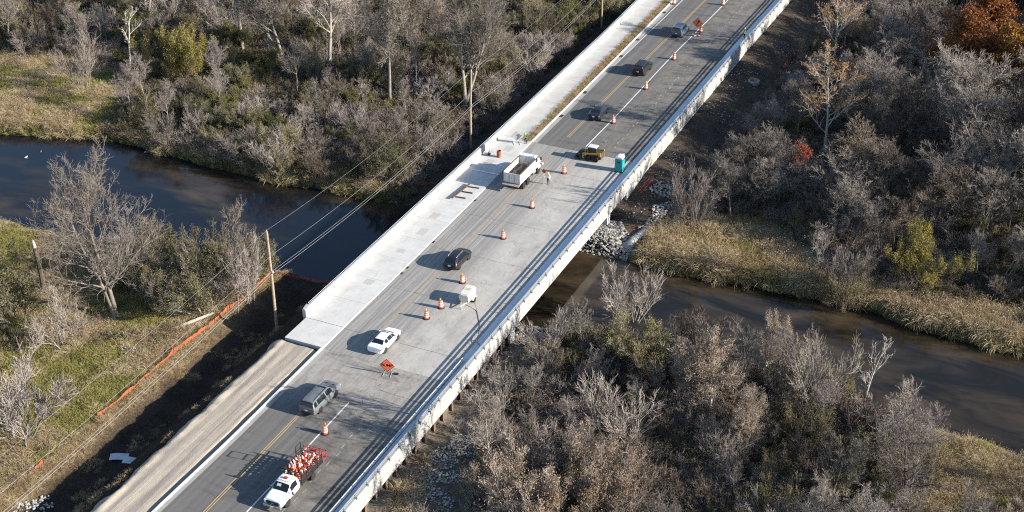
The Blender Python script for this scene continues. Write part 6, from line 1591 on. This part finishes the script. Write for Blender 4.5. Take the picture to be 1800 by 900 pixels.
# ------------------------------------------------------------------ people
def person(loc, rz, label, vest, top=M_SHIRT, legs=M_DENIM, hat=M_LIME, rarm=None, larm=None, walk_=0.0, bend=0.0):
    V = []; Rr = []; E = []
    def v(p, r, par=None):
        V.append(p); Rr.append(r if isinstance(r, tuple) else (r, r))
        if par is not None: E.append((par, len(V)-1))
        return len(V)-1
    b = bend
    pel = v((0, 0, 0.95), (0.155, 0.115)); sp = v((0, 0.06*b, 1.13), (0.145, 0.105), pel); ch = v((0, 0.22*b, 1.36-0.04*b), (0.175, 0.12), sp); nk = v((0, 0.3*b, 1.51-0.06*b), 0.058, ch)
    hb_ = v((0, 0.015+0.33*b, 1.58-0.07*b), 0.07, nk); hm = v((0, 0.02+0.37*b, 1.67-0.08*b), (0.085, 0.1), hb_); v((0, 0.01+0.38*b, 1.75-0.08*b), 0.075, hm)
    v((0, 0.125+0.37*b, 1.655-0.08*b), 0.016, hm)
    for sx in (-1, 1):
        v((sx*0.085, 0.01+0.37*b, 1.66-0.08*b), 0.018, hm)
        sh = v((sx*0.19, 0.22*b, 1.43-0.04*b), 0.07, ch)
        arm = (rarm if sx > 0 else larm) or [(sx*0.27, 0.0+0.2*b, 1.15), (sx*0.27, 0.12+0.2*b, 0.9)]
        el = v(arm[0], 0.05, sh); wr = v(arm[1], 0.033, el)
        d = Vector(arm[1])-Vector(arm[0]); d.normalize()
        pa = v(tuple(Vector(arm[1])+d*0.07), (0.042, 0.024), wr)
        for k, (o_, ln_) in enumerate(((-0.03, 0.065), (-0.01, 0.08), (0.01, 0.075), (0.03, 0.06))):
            q = Vector(arm[1])+d*0.11; f1 = v(tuple(q+Vector((o_*0.6, o_, 0))), 0.0095, pa); v(tuple(q+d*ln_*0.6+Vector((o_*0.6-sx*0.02, o_+0.02, 0))), 0.008, f1)
        v(tuple(Vector(arm[1])+d*0.05+Vector((-sx*0.03, 0.05, 0))), 0.01, wr)
        st_ = walk_*sx
        hp_ = v((sx*0.1, 0, 0.88), 0.1, pel); kn = v((sx*0.11, 0.03+st_*0.5, 0.5), 0.073, hp_); an = v((sx*0.115, -0.02+st_*0.6, 0.1), 0.05, kn); v((sx*0.125, 0.15+st_*0.6, 0.045), (0.045, 0.035), an)
    me = bpy.data.meshes.new('person'); me.from_pydata(V, E, []); ob = bpy.data.objects.new('person_grow', me); COL.objects.link(ob)
    sk_ = ob.modifiers.new('skin', 'SKIN'); 
    for i, r_ in enumerate(Rr): me.skin_vertices[0].data[i].radius = r_
    for i in range(len(V)): me.skin_vertices[0].data[i].use_root = (i == 0)
    ob.modifiers.new('sub', 'SUBSURF').levels = 2
    dg = bpy.context.evaluated_depsgraph_get(); bm_ = bpy.data.meshes.new_from_object(ob.evaluated_get(dg)); bpy.data.objects.remove(ob)
    for m in (legs, top, M_SKIN, M_BLACK): bm_.materials.append(m)
    hands = [Vector(a_[1]) for a_ in ((rarm or [0, (0.27, 0.12+0.2*b, 0.9)]), (larm or [0, (-0.27, 0.12+0.2*b, 0.9)]))]
    for p in bm_.polygons:
        c = p.center; p.use_smooth = True
        hand = any((c-h_).length < 0.17 and c.z < h_.z+0.02 for h_ in hands) 
        p.material_index = 3 if c.z < 0.1 else 2 if (hand or c.z > 1.5-0.06*b) else 0 if c.z < 0.93 and abs(c.x) < 0.24 else 1
    o = empty('person', loc, rz, label, 'person')
    link('body', bm_, o)
    # vest: a shell lifted off the torso
    idx_ = [p for p in bm_.polygons if 0.95 < p.center.z < 1.47 and abs(p.center.x) < 0.2]
    vs, fs, mp = [], [], {}
    for p in idx_:
        f = []
        for i in p.vertices:
            if i not in mp: mp[i] = len(vs); vs.append(bm_.vertices[i].co+bm_.vertices[i].normal*0.022)
            f.append(mp[i])
        fs.append(f)
    m2 = bpy.data.meshes.new('vest'); m2.from_pydata(vs, [], fs); m2.materials.append(vest); m2.polygons.foreach_set('use_smooth', [True]*len(fs)); link('vest', m2, o)
    MB().lathe([(0.16, -0.01), (0.155, 0.0), (0.115, 0.012), (0.112, 0.06), (0.085, 0.11), (0.03, 0.135)], 16).build('hard_hat', hat, o, (0, 0.02+0.38*b, 1.70-0.08*b))
    for sx in (-1, 1): MB().lathe([(0.004, -0.008), (0.010, 0), (0.004, 0.008)], 6).build('eye', M_INK, o, (sx*0.034, 0.108+0.37*b, 1.675-0.08*b))
    MB().bb(-0.025, 0.025, 0.098+0.37*b, 0.108+0.37*b, 1.605-0.08*b, 1.612-0.08*b).build('mouth', M_REDP, o)
    return o
person((2.85, 45.85, 0), math.pi, 'flagger in a pale high-visibility jacket and dark trousers holding a red paddle', M_VESTW, top=M_VESTW, rarm=[(0.36, 0.1, 1.2), (0.5, 0.22, 1.12)])
pd = empty('stop_paddle', (2.33, 45.6, 0), 0, 'red octagonal stop paddle on a pole held by the flagger', 'paddle')
MB().tube((0, 0, 0.0), (0, 0, 1.75), 0.018).build('pole', M_WHITE, pd)
MB().prism([(0.3*math.cos(R(22.5+45*k)), 0.3*math.sin(R(22.5+45*k))) for k in range(8)], -0.012, 0.012, 1).build('paddle_face', M_TAIL, pd, (0, 0, 1.98))
person((-4.95, 55.9, 0.1), R(160), 'worker in a lime vest bending at the end of the weedy strip', M_LIME, bend=0.45, walk_=0.12)
person((11.6, 108.2, 0.205), R(-70), 'worker in a bright lime vest standing on the right ledge', M_LIME, walk_=0.1)

# ------------------------------------------------------------------ birds on the river
for i, ((px, py), col, lab) in enumerate((((46, 277), (0.7, 0.7, 0.68), 'white bird floating on the river at upper left'), ((72, 267), (0.16, 0.11, 0.08), 'brown duck floating on the river at upper left'))):
    q = un(px, py, WATER_Z); m = mat('plumage%d' % i, col, 0.8, 0.2)
    o = MB()
    o.smooth = True
    o.path([(-0.36, 0, 0.13), (-0.25, 0, 0.12), (-0.08, 0, 0.1), (0.1, 0, 0.11), (0.2, 0, 0.17), (0.23, 0, 0.27), (0.27, 0, 0.335), (0.33, 0, 0.33), (0.4, 0, 0.31)], [0.02, 0.08, 0.14, 0.13, 0.07, 0.05, 0.055, 0.035, 0.012], 10)
    ob = o.build('duck', m, None, (q[0], q[1], WATER_Z-0.02), 1.0+i); ob.scale = (0.7,)*3; tag(ob, lab, 'bird', 'birds on the river')
